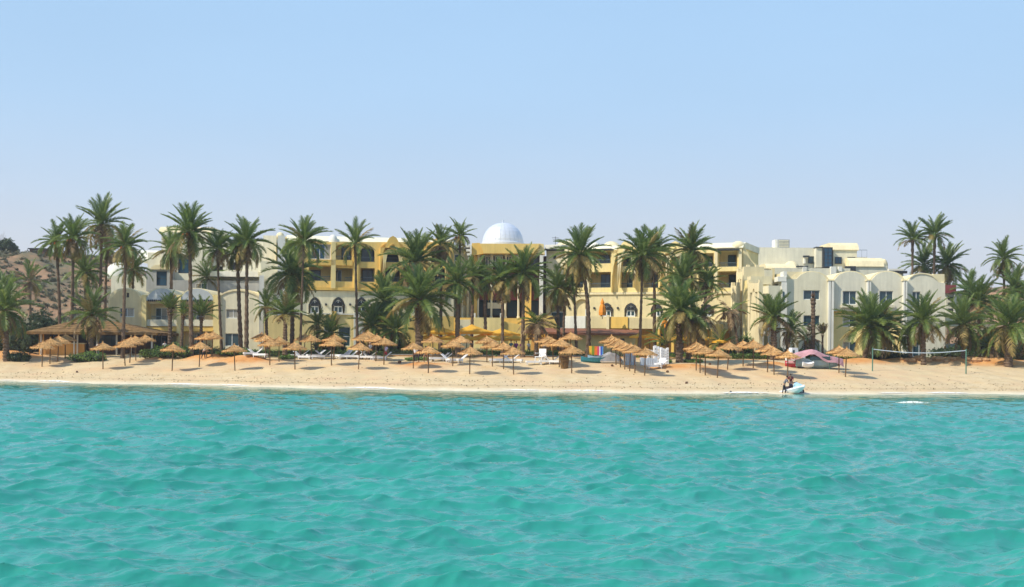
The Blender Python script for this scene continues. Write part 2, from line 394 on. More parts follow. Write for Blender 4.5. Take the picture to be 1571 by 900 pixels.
sv = np.concatenate([-np.geomspace(9, .52, 34), np.linspace(-.50, .50, 940), np.geomspace(.52, 9, 34)])
SV, SYY = np.meshgrid(sv, sy); SXX = SV * (np.maximum(SYY, 0) + 16)
sdist = shore(SXX) - SYY
h1, a1, b1 = sample(big, SXX, SYY, 0); h2, a2, b2 = sample(small, SXX, SYY, .5)
amp = .14 + .86 * sstep(0, 26, sdist); dmp = (np.abs(SV) < .51) & (SYY > 15.5)
far = 1 - .35 * sstep(60, 125, SYY)
amp = amp * far * dmp
ripple = 1.0 * (1 - sstep(45, 100, SYY)) * amp
SZ = h1 * amp + h2 * ripple
SX2 = SXX - .85 * a1 * amp - .5 * a2 * ripple; SY2 = SYY - .85 * b1 * amp - .5 * b2 * ripple
m, n, b = new_mat('turquoise sea water')
tcg = N(n, 'ShaderNodeTexCoord'); at = N(n, 'ShaderNodeAttribute', attribute_name='offshore')
body = ramp(noise(.05, 5, .6), [(.35, (.016, .225, .168)), (.65, (.026, .28, .22))])
shal = ramp(noise(.3, 4), [(.3, (.07, .30, .25)), (.7, (.10, .35, .29))])
n.links.new(mixc(mr(at.outputs['Fac'], 0, 9, 1, 0), body, shal), b.inputs['Base Color'])
b.inputs['Roughness'].default_value = .10; b.inputs['IOR'].default_value = 1.38; b.inputs['Specular IOR Level'].default_value = 1.0
mp = N(n, 'ShaderNodeMapping'); mp.inputs['Scale'].default_value = (.8, 1.9, 1); mp.inputs['Rotation'].default_value = (0, 0, .2); n.links.new(tcg.outputs['Object'], mp.inputs[0])
bp = N(n, 'ShaderNodeBump'); bp.inputs['Strength'].default_value = .45; bp.inputs['Distance'].default_value = .07
bh = mth('ADD', noise(1.1, 8, .62, mp.outputs[0]), mth('MULTIPLY', noise(5.0, 5, .6, mp.outputs[0]), .18))
n.links.new(bh, bp.inputs['Height']); n.links.new(bp.outputs[0], b.inputs['Normal'])
M['sea'] = m
tag(link_mesh('sea', grid_mesh('sea', SX2, SY2, SZ, M['sea'], {'offshore': sdist})), kind='structure')

# foam where the small waves run out on the sand, and one small breaking crest
m, n, b = new_mat('white foam'); b.inputs['Base Color'].default_value = (.86, .86, .80, 1); b.inputs['Roughness'].default_value = .6
tcg = N(n, 'ShaderNodeTexCoord'); nt_ = noise(2.2, 8, .75); al = mr(nt_, .40, .50)
n.links.new(al, b.inputs['Alpha']); M['foam'] = m
mb = MB()
r_ = random.Random(4)
xs = np.arange(-80, 75, .5)
for a_, b_ in zip(xs[:-1], xs[1:]):
    ys0, ys1 = float(shore(a_)), float(shore(b_))
    w0 = .5 + .45 * math.sin(a_ * .35) + .35 * math.sin(a_ * .9 + 1); w1 = .5 + .45 * math.sin(b_ * .35) + .35 * math.sin(b_ * .9 + 1)
    if max(w0, w1) < .5: continue
    w0 = max(w0 - .45, .03); w1 = max(w1 - .45, .03)
    f0 = .25 + .2 * math.sin(a_ * .21); f1 = .25 + .2 * math.sin(b_ * .21)
    pts = [(a_, ys0 + f0, 0), (b_, ys1 + f1, 0), (b_, ys1 + f1 + w1, 0), (a_, ys0 + f0 + w0, 0)]
    mb.quad(*[(x, y, max(gz(x, y), .02) + .05) for x, y, _ in pts])
tag(mb.build('foam_line', M['foam']), kind='stuff')
mb = MB()
c = P(1400, 621, 4 * F / (621 - 540.5))
for k in range(14):
    x = c.x - 1.3 + k * .19; hgt = .16 * math.sin(math.pi * (k + .5) / 14)
    mb.rings([[(x + .1 * i, c.y - .05 + .12 * math.cos(j * 1.05) * hgt * 6, .16 + hgt * math.sin(j * 1.05)) for j in range(6)] for i in range(3)])
tag(mb.build('breaking_crest', M['foam']), kind='stuff')
# ------------------------------------------------------------------ buildings
class Bld:
    """one building: its front plane runs from pixel column px0 at depth Y0 to px1 at depth Y1; local x along the front, y into the building"""
    def __init__(s, name, label, px0, Y0, px1, Y1, base_py, cat='building'):
        a = P(px0, base_py, Y0); b = P(px1, base_py, Y1)
        s.ang = math.atan2(b.y - a.y, b.x - a.x); s.o = Vector((a.x, a.y, 0)); s.len = math.hypot(b.x - a.x, b.y - a.y)
        s.z0 = min(gz(a.x, a.y), gz(b.x, b.y)) - .3
        s.root = empty(name, (a.x, a.y, s.z0), s.ang, label, cat)
        s.dx = Vector((math.cos(s.ang), math.sin(s.ang), 0)); s.dy = Vector((-math.sin(s.ang), math.cos(s.ang), 0))
    def uz(s, px, py, v=0.0):
        a, b = ray(px, py); o = s.o + s.dy * v
        # point (a*t, t) on the line o + u*dx
        # a*t = o.x + u*dx.x ; t = o.y + u*dx.y
        u = (a * o.y - o.x) / (s.dx.x - a * s.dx.y); t = o.y + u * s.dx.y
        return u, EYE + b * t - s.z0
    def rect(s, x0, y0, x1, y1, v=0.0):
        ym, xm = (y0 + y1) / 2, (x0 + x1) / 2
        return s.uz(x0, ym, v)[0], s.uz(x1, ym, v)[0], s.uz(xm, y1, v)[1], s.uz(xm, y0, v)[1]
    def box(s, name, x0, y0, x1, y1, v0, v1, mt, vm=None, bld=True):
        u0, u1, z0, z1 = s.rect(x0, y0, x1, y1, v0 if vm is None else vm)
        mb = MB().box(u0, u1, v0, v1, z0, z1)
        return mb.build(name, M[mt], s.root) if bld else mb
    def hole(s, x0, y0, x1, y1, v=0.0, crown=None):
        u0, u1, z0, z1 = s.rect(x0, y0, x1, y1, v)
        if crown is None: return [(u0, z0), (u1, z0), (u1, z1), (u0, z1)]
        zc = s.uz((x0 + x1) / 2, crown, v)[1]
        return arch(u0, u1, z1, zc, 12, z0)
    def slab(s, name, outer, holes, v0, v1, mt):
        """outer: list of pixel points; holes: (x0, y0, x1, y1[, crown])"""
        hs = [s.hole(h[0], h[1], h[2], h[3], v0, h[4] if len(h) > 4 else None) for h in holes]
        if isinstance(outer, tuple): op = s.hole(*outer[:4], v0, outer[4] if len(outer) > 4 else None)
        else: op = [s.uz(a, b, v0) for a, b in outer]
        return MB().slab(op, hs, v0, v1).build(name, M[mt], s.root)
    def window(s, x0, y0, x1, y1, v=.15, cols=2, rows=1, crown=None, mt='frame', gl='glass', fw=.09, fan=False, gap=0):
        """a window: the frame is the part, each pane a sub-part"""
        u0, u1, z0, z1 = s.rect(x0, y0, x1, y1, v)
        zc = s.uz((x0 + x1) / 2, crown, v)[1] if crown is not None else None
        outer = arch(u0, u1, z1, zc, 12, z0) if zc else [(u0, z0), (u1, z0), (u1, z1), (u0, z1)]
        k = fw
        inner = arch(u0 + k, u1 - k, z1, zc - k, 12, z0 + k) if zc else [(u0 + k, z0 + k), (u1 - k, z0 + k), (u1 - k, z1 - k), (u0 + k, z1 - k)]
        mb = MB().slab(outer, [inner], v, v + .08)
        cw = (u1 - u0 - 2 * k) / cols; rh = (z1 - z0 - 2 * k) / rows
        top = (zc if zc else z1) - k
        for c in range(1, cols): mb.box(u0 + k + cw * c - k * .45, u0 + k + cw * c + k * .45, v + .01, v + .07, z0 + k, top - .01)
        for r in range(1, rows + (1 if zc else 0)): mb.box(u0 + k, u1 - k, v + .015, v + .065, z0 + k + rh * r - k * .4, z0 + k + rh * r + k * .4)
        fr = mb.build('window', M[mt], s.root)
        for c in range(cols):
            a_, b_ = u0 + k + cw * c, u0 + k + cw * (c + 1)
            if zc:
                cx, hw = (u0 + u1) / 2, (u1 - u0) / 2 - k
                pts = [(a_, z0 + k), (b_, z0 + k)]
                for i in range(7):
                    x = b_ + (a_ - b_) * i / 6; q_ = max(0, 1 - ((x - cx) / hw) ** 2)
                    pts.append((x, z1 + (zc - k - z1) * math.sqrt(q_)))
                if abs(pts[-1][1] - pts[0][1]) < .01: pts = pts[:-1]
                MB().slab(pts, [], v + .045, v + .055).build('pane', M[gl], fr)
            else:
                for r in range(rows):
                    MB().box(a_, b_, v + .04 + .002 * (c % 2), v + .05, z0 + k + rh * r, z0 + k + rh * (r + 1)).build('pane', M['curtain' if mt == 'frame' and rnd.random() < .16 else gl], fr)
        return fr
    def rail(s, x0, y0, x1, y1, v, mt='rail', step=.16, t=.025):
        u0, u1, z0, z1 = s.rect(x0, y0, x1, y1, v)
        mb = MB().box(u0, u1, v - .03, v + .03, z1 - .06, z1).box(u0, u1, v - .02, v + .02, z0 + .05, z0 + .09)
        n_ = max(2, int((u1 - u0) / step))
        for i in range(n_ + 1):
            u = u0 + (u1 - u0) * i / n_; mb.box(u - t / 2, u + t / 2, v - t / 2, v + t / 2, z0, z1 - .05)
        return mb.build('railing', M[mt], s.root)
    def mansard(s, name, x0, x1, ybot, ytop, v0, depth, vend, mt='roofcream'):
        """a roof edge that leans back from the wall top and then runs level"""
        u0, u1, zb, zt = s.rect(x0, ytop, x1, ybot, v0)
        zt2 = zt + (zt - 3) * depth / 165
        pr = [(v0, zb - .1), (v0, zb), (v0 + depth * .35, zb + (zt2 - zb) * .62), (v0 + depth, zt2), (vend, zt2), (vend, zb - .1)]
        mb = MB(); mb.rings([[(u, y, z) for y, z in pr] for u in (u0, u1)])
        return mb.build(name, M[mt], s.root)
    def dome(s, name, px, pybase, ptop, rpx, v, mt, n=24, sq=1.0):
        u, zb = s.uz(px, pybase, v); _, zt = s.uz(px, ptop, v); u1, _ = s.uz(px + rpx, pybase, v); r = u1 - u; h = zt - zb
        prof = [(r * math.cos(a) ** sq, h * math.sin(a)) for a in [math.pi / 2 * i / 8 for i in range(8)]] + [(.02, h)]
        return MB().lathe([(r * 1.0, -.4)] + prof, n, (u, v, zb)).build(name, M[mt], s.root, smooth=True)
    def lamp_dot(s, px, py, v):
        u, z = s.uz(px, py, v); mb = MB(); mb.box(u - .12, u + .12, v - .18, v, z - .18, z + .1); mb.box(u - .05, u + .05, v - .22, v - .18, z - .1, z + .04)
        return mb.build('wall_lamp', M['dframe'], s.root)

# ---- A: two storey vaulted apartments on the left
A = Bld('apartment_block', 'two storey cream apartment block with four shallow barrel vaults, left of the yellow hotel', 165, 166, 397, 166, 520)
yb = 545
A.box('rear_wall', 166, 460, 396, yb, 2.2, 9, 'pale', vm=2.2)
A.mansard('roof', 167, 396, 458, 452, .35, 1.4, 9)
for x0, x1, ys, yc in ((167, 218, 458, 441.6), (223.5, 271.5, 459, 441.4), (276.5, 327.5, 459, 441.4), (337, 398, 457, 443)):
    u0, u1, _, z1 = A.rect(x0, ys, x1, 500, .31); z1 = A.uz((x0 + x1) / 2, ys, .31)[1]; zc = A.uz((x0 + x1) / 2, yc, .31)[1]
    MB().slab(arch(u0, u1, z1, zc, 16, z1 - .6), [], .31 if x0 > 220 and x0 < 300 else .36, 8.9).build('barrel_vault', M['roofcream'], A.root)  # vault drawn larger than its gable, its cream colour giving a sunlit rim
# bay with a small vent
A.slab('wall', [(168, yb), (217, yb), (217, 455), (214, 453), (208, 447), (200, 443.5), (193, 442.5), (186, 444), (178, 449), (173, 455), (168, 459)], [(184, 472, 206, 486), (194, 449, 198, 456)], 0, .35, 'cream')
A.window(184, 472, 206, 486, .14, 2)
A.box('vent', 193.6, 448.6, 198.4, 456.4, .22, .30, 'dframe')
A.box('pier', 217, 452, 224, yb, -.35, 2.2, 'lyellow')
A.window(186, 512, 204, yb - 8, -.05, 2) if False else None
for i, (x0, x1) in enumerate(((224, 271), (277, 327))):
    cx = (x0 + x1) / 2
    A.slab('vault_gable', [(x0, 461), (x1, 461), (x1, 457), (x1 - 4, 452), (x1 - 10, 446.5), (cx + 6, 443), (cx, 442.3), (cx - 6, 443), (x0 + 10, 446.5), (x0 + 4, 452), (x0, 457)], [], -.25, .3, 'bluefascia')
    # dentil row under the gable
    for k in range(14):
        x = x0 + 2 + (x1 - x0 - 4) * (k + .5) / 14
        A.box('dentil', x - 1.0, 459.2, x + 1.0, 462.2, -.36, -.25, 'dframe')
    A.slab('recess_wall', [(x0, yb), (x1, yb), (x1, 461), (x0, 461)], [(cx - 9, 472, cx + 9, 496), (cx - 10, 510, cx + 10, yb - 2)], 1.75, 2.2, 'cream')
    A.window(cx - 9, 472, cx + 9, 496, 1.9, 2, mt='frame')
    A.window(cx - 10, 510, cx + 10, yb - 2, 1.9, 2)
    A.box('balcony', x0, 490, x1, 500, -.1, .12, 'pale'); A.box('balcony_floor', x0, 499.9, x1, 502, .12, 1.75, 'mustard')
    A.slab('shaded_soffit_band', [(x0, 508), (x1, 508), (x1, 501), (x0, 501)], [], 0, .3, 'mustard')  # mustard front band stands in for the shaded ceiling of the recess
    A.rail(x0 + 9 - 3 * i, 484.5, cx + 12, 490.2, .0)
A.box('pier', 271, 452, 277, yb, -.35, 2.2, 'lyellow')
A.box('pier', 327, 452, 337, yb, -.35, 2.2, 'lyellow')
A.slab('wall', [(337, yb), (397, yb), (397, 456), (390, 452), (380, 448), (368, 446), (357, 446.5), (347, 449), (337, 454)], [(347, 474, 369, 488), (345, 511, 367, 531)], 0, .35, 'pale')
A.window(347, 474, 369, 488, .14, 2); A.window(345, 511, 367, 531, .14, 2)
A.slab('vault_rim', [(337, 454), (347, 449), (357, 446.5), (368, 446), (380, 448), (390, 452), (397, 456), (397, 453.5), (390, 449.6), (380, 445.8), (368, 443.8), (357, 444.2), (347, 446.6), (337, 451.5)], [], -.12, .6, 'roofcream')

# ---- B: stepped white buildings behind it
B = Bld('annex_building', 'stepped pale grey annex with tall dark windows and small domes, above the left apartment block', 160, 182, 424, 182, 520)
B.box('wall', 170, 423, 226, 540, 1, 12, 'grey', vm=1)
B.dome('dome', 181, 424, 402, 19, 8, 'white')
B.box('wall', 226, 387, 248, 540, .6, 12, 'grey', vm=.6)
B.mansard('roof', 203, 262, 398, 384, .8, 2, 10, 'white')
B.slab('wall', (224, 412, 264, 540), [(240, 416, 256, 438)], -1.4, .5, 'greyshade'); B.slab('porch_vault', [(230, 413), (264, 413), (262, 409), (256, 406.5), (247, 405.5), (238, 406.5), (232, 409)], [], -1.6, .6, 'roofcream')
B.window(240, 416, 256, 438, -1.2, 1, 2, mt='dframe', gl='glassb')
B.slab('tower_wall', (247, 356, 322, 540), [(273, 390, 291, 419)], -.2, 10, 'grey'); B.window(273, 390, 291, 419, .0, 2, 2, mt='dframe', gl='glassb')
B.mansard('roof', 243, 324, 357, 348, -.1, 1.2, 10, 'roofcream')
B.slab('wall', (318, 370, 413, 540), [(322, 408, 342, 420), (352, 402, 362, 414)], .4, 9, 'grey')
B.box('painted_shade', 322, 408, 342, 420, .7, .8, 'dark', vm=.4); B.box('painted_shade', 352, 402, 362, 414, .7, .8, 'dark', vm=.4)  # dark sheets in the two openings, shade given by their colour
B.box('parapet', 322, 416, 396, 424, -2.6, .4, 'white', vm=-2.6)
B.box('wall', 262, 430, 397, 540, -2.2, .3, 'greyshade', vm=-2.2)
B.window(300, 434, 318, 446, -2.3, 2, gl='glassb')
B.box('tower_wall', 403, 361, 423, 540, -3, 6, 'grey', vm=-3)
B.box('painted_shade', 423, 363, 426, 540, 2, 6, 'dark', vm=2)  # dark box fills the gap beside the tower, standing in for its shade
B.box('chimney', 376, 362, 384, 371, 4, 5, 'white', vm=4)

# ---- C: the yellow hotel
def rad(x0, x1, zs, zc): pass
HB = 540
C1 = Bld('hotel_wing', 'shaded mustard left wing of the hotel with arched balconies, left of the silver dome', 397, 168, 696, 173, 520)
C1.box('rear_wall', 426, 366, 696, HB, 2.4, 13, 'lyellow', vm=2.4)
C1.mansard('roof', 440, 696, 371, 363.5, .6, 2.5, 13, 'roofpale')
front = [(437, 442), (696, 442), (696, 371), (437, 371)]
holes = [(441, 375, 456, 396), (473.5, 374, 507.5, 397.5), (474, 408, 507.5, 430.5), (515.5, 380, 540, 399.5, 374), (515.5, 411, 541, 431.5), (553, 388, 575, 401.5, 377), (553, 411, 575, 432), (590, 390, 615, 402, 377.5), (590, 411, 615, 432), (626, 390, 646, 402, 378), (626, 411, 646, 432), (660, 390, 684, 402, 376), (660, 411, 684, 432)]
C1.slab('wall', front, holes, 0, .4, 'yellow')  # duller yellow than the right wing: part of the shade is in the paint
C1.box('white_pier', 425.5, 361, 437, HB, -.8, 2.4, 'white', vm=-.8)
C1.dome('dome', 430, 361.5, 356, 6, .8, 'roofcream')
for x0, x1 in ((474, 507.5), (515.5, 541), (553, 575), (590, 615), (626, 646), (660, 684)):
    C1.box('balcony_floor', x0, 402.5, x1, 405, .4, 2.4, 'mustard', vm=.4); 
for x in (437, 510, 546, 581, 620, 652, 690): C1.box('party_wall', x, 373, x + 1.5, 441, .4, 2.4, 'mustard', vm=.4)
C1.window(441.5, 377, 455.5, 395, 1.0, 2, gl='glassb')
C1.window(473.5, 374, 507.5, 397.5, .15, 4, mt='frame', gl='glassb')
C1.window(512, 414, 524, 431.5, 2.2, 2, gl='glass'); C1.window(524, 378, 538, 399, 2.2, 2, mt='dframe', gl='glass')
C1.window(554, 381, 574, 401, 2.2, 2, mt='dframe'); C1.window(556, 414, 572, 432, 2.2, 2, mt='dframe'); C1.window(592, 383, 613, 402, 2.2, 2, mt='dframe'); C1.window(592, 413, 612, 432, 2.2, 2, mt='dframe')
C1.window(476, 414, 492, 430, 2.2, 2, mt='dframe'); C1.window(662, 413, 682, 432, 2.2, 2, mt='dframe'); C1.window(628, 413, 644, 432, 2.2, 2, mt='dframe'); C1.window(662, 383, 682, 402, 2.2, 2, mt='dframe')
for r in ((488, 423.5, 507.5, 430.8), (515.5, 392.5, 540, 399.6), (529, 425, 541, 431.6), (553, 394, 575, 401.6), (553, 425, 575, 432), (590, 395, 615, 402), (590, 425, 615, 432), (626, 395, 646, 402), (626, 425, 646, 432), (660, 395, 684, 402), (660, 425, 684, 432)): C1.rail(*r, .12)
C1.box('balcony_parapet', 474, 398, 541, 406.5, -.35, -.003, 'mustard'); 
for x0, x1, cw, cx_ in ((583, 622, 361.5, 0), (652, 691, 364, 0)):
    C1.slab('arch_surround', (x0, 442, x1, 380, cw), [(x0 + 7, 432, x1 - 7, 390, cw + 15)], -.7, -.003, 'mustard')
    C1.slab('arch_rim', (x0 + 4.5, 432, x1 - 4.5, 389, cw + 12.5), [(x0 + 7, 431.6, x1 - 7, 390, cw + 15)], -.85, -.703, 'lyellow')
    C1.box('spandrel', x0 + 7, 402, x1 - 7, 411, -.5, -.35, 'yellow')
C1.box('pier', 508, 371, 515, 442, -.35, -.003, 'lyellow'); C1.box('pier', 543, 371, 550, 442, -.35, -.003, 'yellow')
C1.dome('dome', 511, 371, 359.5, 7.5, .9, 'white'); C1.dome('dome', 545, 371, 361, 8, 2.0, 'white')
C1.box('cornice', 437, 441.5, 696, 446, -.25, .5, 'mustard')
C1.slab('lower_wall', [(400, HB), (696, HB), (696, 446), (400, 446)], [(474, 468, 492, 480.5, 456), (509.5, 468, 528.5, 480.5, 456), (545, 468, 564, 480.5, 457), (582, 468, 600, 480.5, 457), (625, 468, 645, 480.5, 457)], .0, .5, 'pale')
C1.box('wall', 400, 400, 437, 446, 1.0, 2.4, 'pale', vm=1.0); C1.box('sunlit_side_strip', 397.2, 422, 404.5, 540, -2.2, .9, 'white', vm=-2.2)  # last box: white paint stands in for the sunlit side of the hotel
for x0, x1 in ((474, 492), (509.5, 528.5), (545, 564), (582, 600), (625, 645)):
    C1.slab('window_surround', (x0 - .6, 480.5, x1 + .6, 467.5, 455.4), [(x0 + 2.2, 480.2, x1 - 2.6, 469, 459.5)], -.08, -.004, 'dframe')
    C1.window(x0 + 2.2, 468.5, x1 - 2.6, 480.5, .12, 2, 1, crown=459.5, fw=.15)
for x in (500, 537, 569): C1.lamp_dot(x, 466.5, -.003)
C1.window(411, 452, 436, 459, -.02, 3, mt='dframe')
# terrace in front of the wing
C1.slab('terrace_wall', [(405, HB), (553, HB), (553, 481), (530, 480), (510, 482.5), (476, 483), (405, 484)], [(497, 501, 508.5, 513), (519, 501, 537.5, 531)], -4.6, -4.2, 'lyellow')
C1.box('terrace_floor', 405, 484.2, 553, 486, -4.2, 0, 'pale', vm=-4.2)
C1.box('coping', 490, 480.3, 552, 482.5, -4.75, -4.603, 'white', vm=-4.75)
C1.box('buttress', 510.5, 477, 516, 492, -5.1, -4.605, 'mustard', vm=-5.1)
C1.slab('stepped_wall', [(543, HB), (559, HB), (559, 505), (556, 494), (552, 492), (551, 484), (547, 479.5), (543, 479.5)], [], -5.6, -4.95, 'white')
C1.window(497, 501, 508.5, 513, -4.45, 1, 2); C1.window(519, 501, 537.5, 531, -4.45, 1, 2)
C1.box('terrace_wall', 559, 484, 696, HB, -1.5, -.9, 'yellow', vm=-1.5)

# ---- centre with the silver dome
C2 = Bld('hotel_centre', 'central block of the yellow hotel with tall entrance columns under a silver dome', 694, 176, 838, 176, 520)
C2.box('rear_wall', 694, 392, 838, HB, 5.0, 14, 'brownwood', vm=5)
C2.box('wall', 694, 383, 724, HB, 1.5, 5, 'pale', vm=1.5); C2.box('dark_eave', 690, 380.5, 722, 382.5, .6, 3, 'dframe', vm=.6)
C2.window(697, 390, 707, 400, 1.42, 1, gl='glassb')
C2.slab('fascia', [(742, 388.5), (822, 388.5), (828, 373.5), (736, 373.5)], [], -.9, 1.5, 'yellow')
C2.slab('fascia', [(722, 392), (742, 389), (736, 372.2), (724, 372.8)], [], -.6, 1.5, 'mustard'); C2.slab('fascia', [(822, 388.5), (836, 390), (834, 374), (828, 373.2)], [], -.6, 1.5, 'lyellow')
C2.box('roof_slab', 724, 373.8, 833, 376.5, 1.5, 13.8, 'yellow', vm=1.5)
for i in range(4): C2.box('louvre_slab', 714 + i * 1.2, 375.5 + i * 6.2, 723, 379 + i * 6.2, -.9 + i * .06, 1.0, 'white', vm=-.9)
C2.box('louvre_slab', 721, 375, 723.6, 400, -.95, -.92, 'white', vm=-.95)
for x0, x1 in ((744, 757), (759, 772), (775, 790), (793, 806)): C2.window(x0, 392, x1, 410, 2.2, 3, 1, fw=.16)
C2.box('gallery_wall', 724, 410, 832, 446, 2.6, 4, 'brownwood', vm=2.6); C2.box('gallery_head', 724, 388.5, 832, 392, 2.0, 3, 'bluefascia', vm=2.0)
C2.box('maroon_band', 724, 446, 832, 460, 2.2, 3.2, 'maroon', vm=2.2)
C2.window(744, 460, 772, 484, 3.3, 2, 2, mt='dframe', gl='glass'); C2.window(778, 460, 796, 486, 3.3, 2, 2, mt='dframe', gl='glass'); C2.window(808, 392, 827, 425, 3.0, 2, 2, mt='dframe', gl='glass'); C2.window(812, 440, 827, 486, 3.0, 2, 2, mt='dframe', gl='glass')
C2.window(724, 455, 741, 487, 3.3, 2, 2, mt='dframe', gl='glass')
C2.box('parapet', 748, 464, 770, 473, 1.8, 2.4, 'pale', vm=1.8)
def column(b_, px, y0, y1, wpx, v, mt='pale'):
    u, z1 = b_.uz(px, y0, v); _, z0 = b_.uz(px, y1, v); u1, _ = b_.uz(px + wpx / 2, y0, v); r = u1 - u
    MB().lathe([(r * 1.5, 0), (r * 1.5, .25), (r, .3), (r * .95, z1 - z0 - .45), (r * 1.3, z1 - z0 - .3), (r * 1.5, z1 - z0)], 12, (u, v, z0)).build('column', M[mt], b_.root)
for px_, w_, m_ in ((709, 3.4, 'pale'), (717.5, 4, 'cream'), (734, 3, 'pale'), (754.5, 3.2, 'pale'), (776, 3.2, 'pale'), (796, 3.2, 'pale')): column(C2, px_, 389 if px_ > 722 else 436, 488, w_, .3, m_)
C2.box('pier', 703, 437, 713, 488, .5, 1.4, 'cream', vm=.5)
C2.box('pier', 803.5, 425, 815, 488, .1, 1.6, 'mustard', vm=.1); C2.box('pier', 827.5, 391, 833, HB, -.7, 3, 'white', vm=-.7)
C2.box('pier', 725, 392, 732, 488, .1, 1.0, 'mustard', vm=.1)
C2.box('balcony_parapet', 727, 487, 771, HB, -4, -3.6, 'lyellow', vm=-4); C2.box('white_post', 727, 480, 729.5, 487, -3.9, -3.7, 'white', vm=-4); C2.box('white_post', 767, 480, 769.5, 487, -3.9, -3.7, 'white', vm=-4)
C2.box('balcony_parapet', 700, 490, 727, HB, -3.4, -3.0, 'pale', vm=-3.4)
C2.slab('stair_wall', [(771, HB), (860, HB), (858, 506), (848, 484), (820, 484), (800, 498), (771, 492)], [], -3.6, -3.1, 'yellow')
C2.box('podium', 694, 487.5, 838, HB, -3.1, 1.4, 'mustard', vm=-3.1)
u, zb = C2.uz(771.5, 373, 6.5); u1, _ = C2.uz(803.5, 373, 6.5); _, zt = C2.uz(771.5, 341.5, 6.5); RD = u1 - u; HD = zt - zb
m, n, b = new_mat('brushed silver cladding'); b.inputs['Base Color'].default_value = (.64, .68, .74, 1); b.inputs['Metallic'].default_value = .18; b.inputs['Roughness'].default_value = .4
tcg = N(n, 'ShaderNodeTexCoord'); n.links.new(mr(noise(3), .3, .7, .25, .5), b.inputs['Roughness']); M['silver'] = m
dm = MB().lathe([(RD * 1.03, -.5), (RD * 1.03, .0), (RD * .99, .15)], 40, (u, 6.5, zb)).build('dome_drum', M['silver'], C2.root)
prof = [(1.0, 0), (.975, .18), (.92, .36), (.83, .55), (.70, .72), (.52, .865), (.30, .96), (.06, 1.0)]
NG = 26
for k in range(NG):
    a0 = 6.28318 * (k + .02) / NG; a1 = 6.28318 * (k + .98) / NG; mb = MB()
    rr = []
    for pr, pz in prof:
        am_ = (a0 + a1) / 2
        rr.append([(RD * pr * math.cos(a), RD * pr * math.sin(a), HD * pz) for a in (a0, am_, a1)])
    mb.rings([[Vector(q) for q in r_] + [Vector(q) * .97 for q in reversed(r_)] for r_ in rr])
    mb.build('cladding_panel', M['silver'], C2.root, loc=(u, 6.5, zb))
MB().lathe([(RD * .955 * a, HD * .955 * c) for a, c in prof], 32, (u, 6.5, zb)).build('dome_shell', M['silver'], C2.root)
MB().tube([(u, 6.5, zb + HD - .1), (u, 6.5, zb + HD + .35)], .12, 8).build('finial', M['silver'], C2.root)

# ---- right wing, turned to catch the sun; its lighter paint adds to the sunlit tone
C3 = Bld('hotel_wing', 'sunlit yellow right wing of the hotel with arched balconies, right of the silver dome', 836, 178, 1146, 167, 520)
C3.box('rear_wall', 838, 376, 1142, HB, 2.4, 12, 'lyellow', vm=2.4)
C3.mansard('roof', 838, 1140, 382, 375, .5, 2.0, 12, 'roofpale')
front = [(866, 448), (1138, 448), (1138, 382), (1097, 383), (1012, 384), (985, 384), (866, 384)]
cols = [(903, 937, 386, 404, 0), (951, 971, 390, 409, 381), (987, 1010, 388, 408, 0), (1026, 1047, 390, 409, 382), (1072, 1095, 388, 409, 0), (1102.5, 1131, 386, 409, 0), (872, 895, 386, 405, 0)]
holes = []
for x0, x1, y0, y1, cw in cols:
    holes.append((x0, y0 + (0 if not cw else 2), x1, y1, cw) if cw else (x0, y0, x1, y1)); holes.append((x0 + (2 if x0 == 903 else 0), 417, x1, 441))
C3.slab('wall', front, holes, 0, .4, 'lyellow')  # lighter yellow than the left wing, sunlight partly put into the paint
for x0, x1, y0, y1, cw in cols:
    C3.box('balcony_floor', x0, y1, x1, y1 + 2.5, .4, 2.4, 'lyellow', vm=.4)
    C3.rail(x0, y1 - 6.5, x1, y1 + .2, .12); C3.rail(x0, 434, x1, 441.2, .12)
    C3.window(x0 + (x1 - x0) * .5, y0 + 5, x1 - 2, y1, 2.2, 2, mt='dframe', gl='glass'); C3.window(x0 + (x1 - x0) * .55, 421, x1 - 1, 441, 2.2, 2, mt='dframe', gl='glassb' if x0 == 903 else 'glass')
for x in (867, 898, 942, 979, 1016, 1060, 1098, 1134): C3.box('party_wall', x, 385, x + 1.5, 447, .4, 2.4, 'lyellow', vm=.4)
for x0, x1, cw in ((938, 984, 368.5), (1012, 1059, 369.5)):
    C3.slab('arch_surround', (x0, 448, x1, 388, cw), [(x0 + 12.5, 441, x1 - 12.5, 393, cw + 13)], -.8, -.003, 'lyellow')
    C3.slab('arch_rim', (x0 + 9.5, 441, x1 - 9.5, 392, cw + 10), [(x0 + 12.5, 440.7, x1 - 12.5, 393, cw + 13)], -.95, -.803, 'roofcream')
    C3.box('spandrel', x0 + 12.5, 408, x1 - 12.5, 417, -.5, -.35, 'lyellow')
for x in (899, 1096, 1133, 866): C3.box('pier', x, 382, x + 4.5, 452, -.3, -.003, 'roofcream')
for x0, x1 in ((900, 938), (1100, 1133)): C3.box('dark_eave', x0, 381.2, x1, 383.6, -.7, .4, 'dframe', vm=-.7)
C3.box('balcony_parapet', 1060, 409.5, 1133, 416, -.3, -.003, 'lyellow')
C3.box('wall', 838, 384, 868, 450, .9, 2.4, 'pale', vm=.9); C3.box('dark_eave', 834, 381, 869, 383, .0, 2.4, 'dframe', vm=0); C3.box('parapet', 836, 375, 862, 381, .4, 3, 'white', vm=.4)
C3.window(849, 391, 853, 397, .82, 1, mt='dframe')
C3.dome('dome', 869, 382, 369, 16, 5, 'roofcream'); C3.dome('dome', 938, 382, 370, 14, 4.5, 'roofcream')
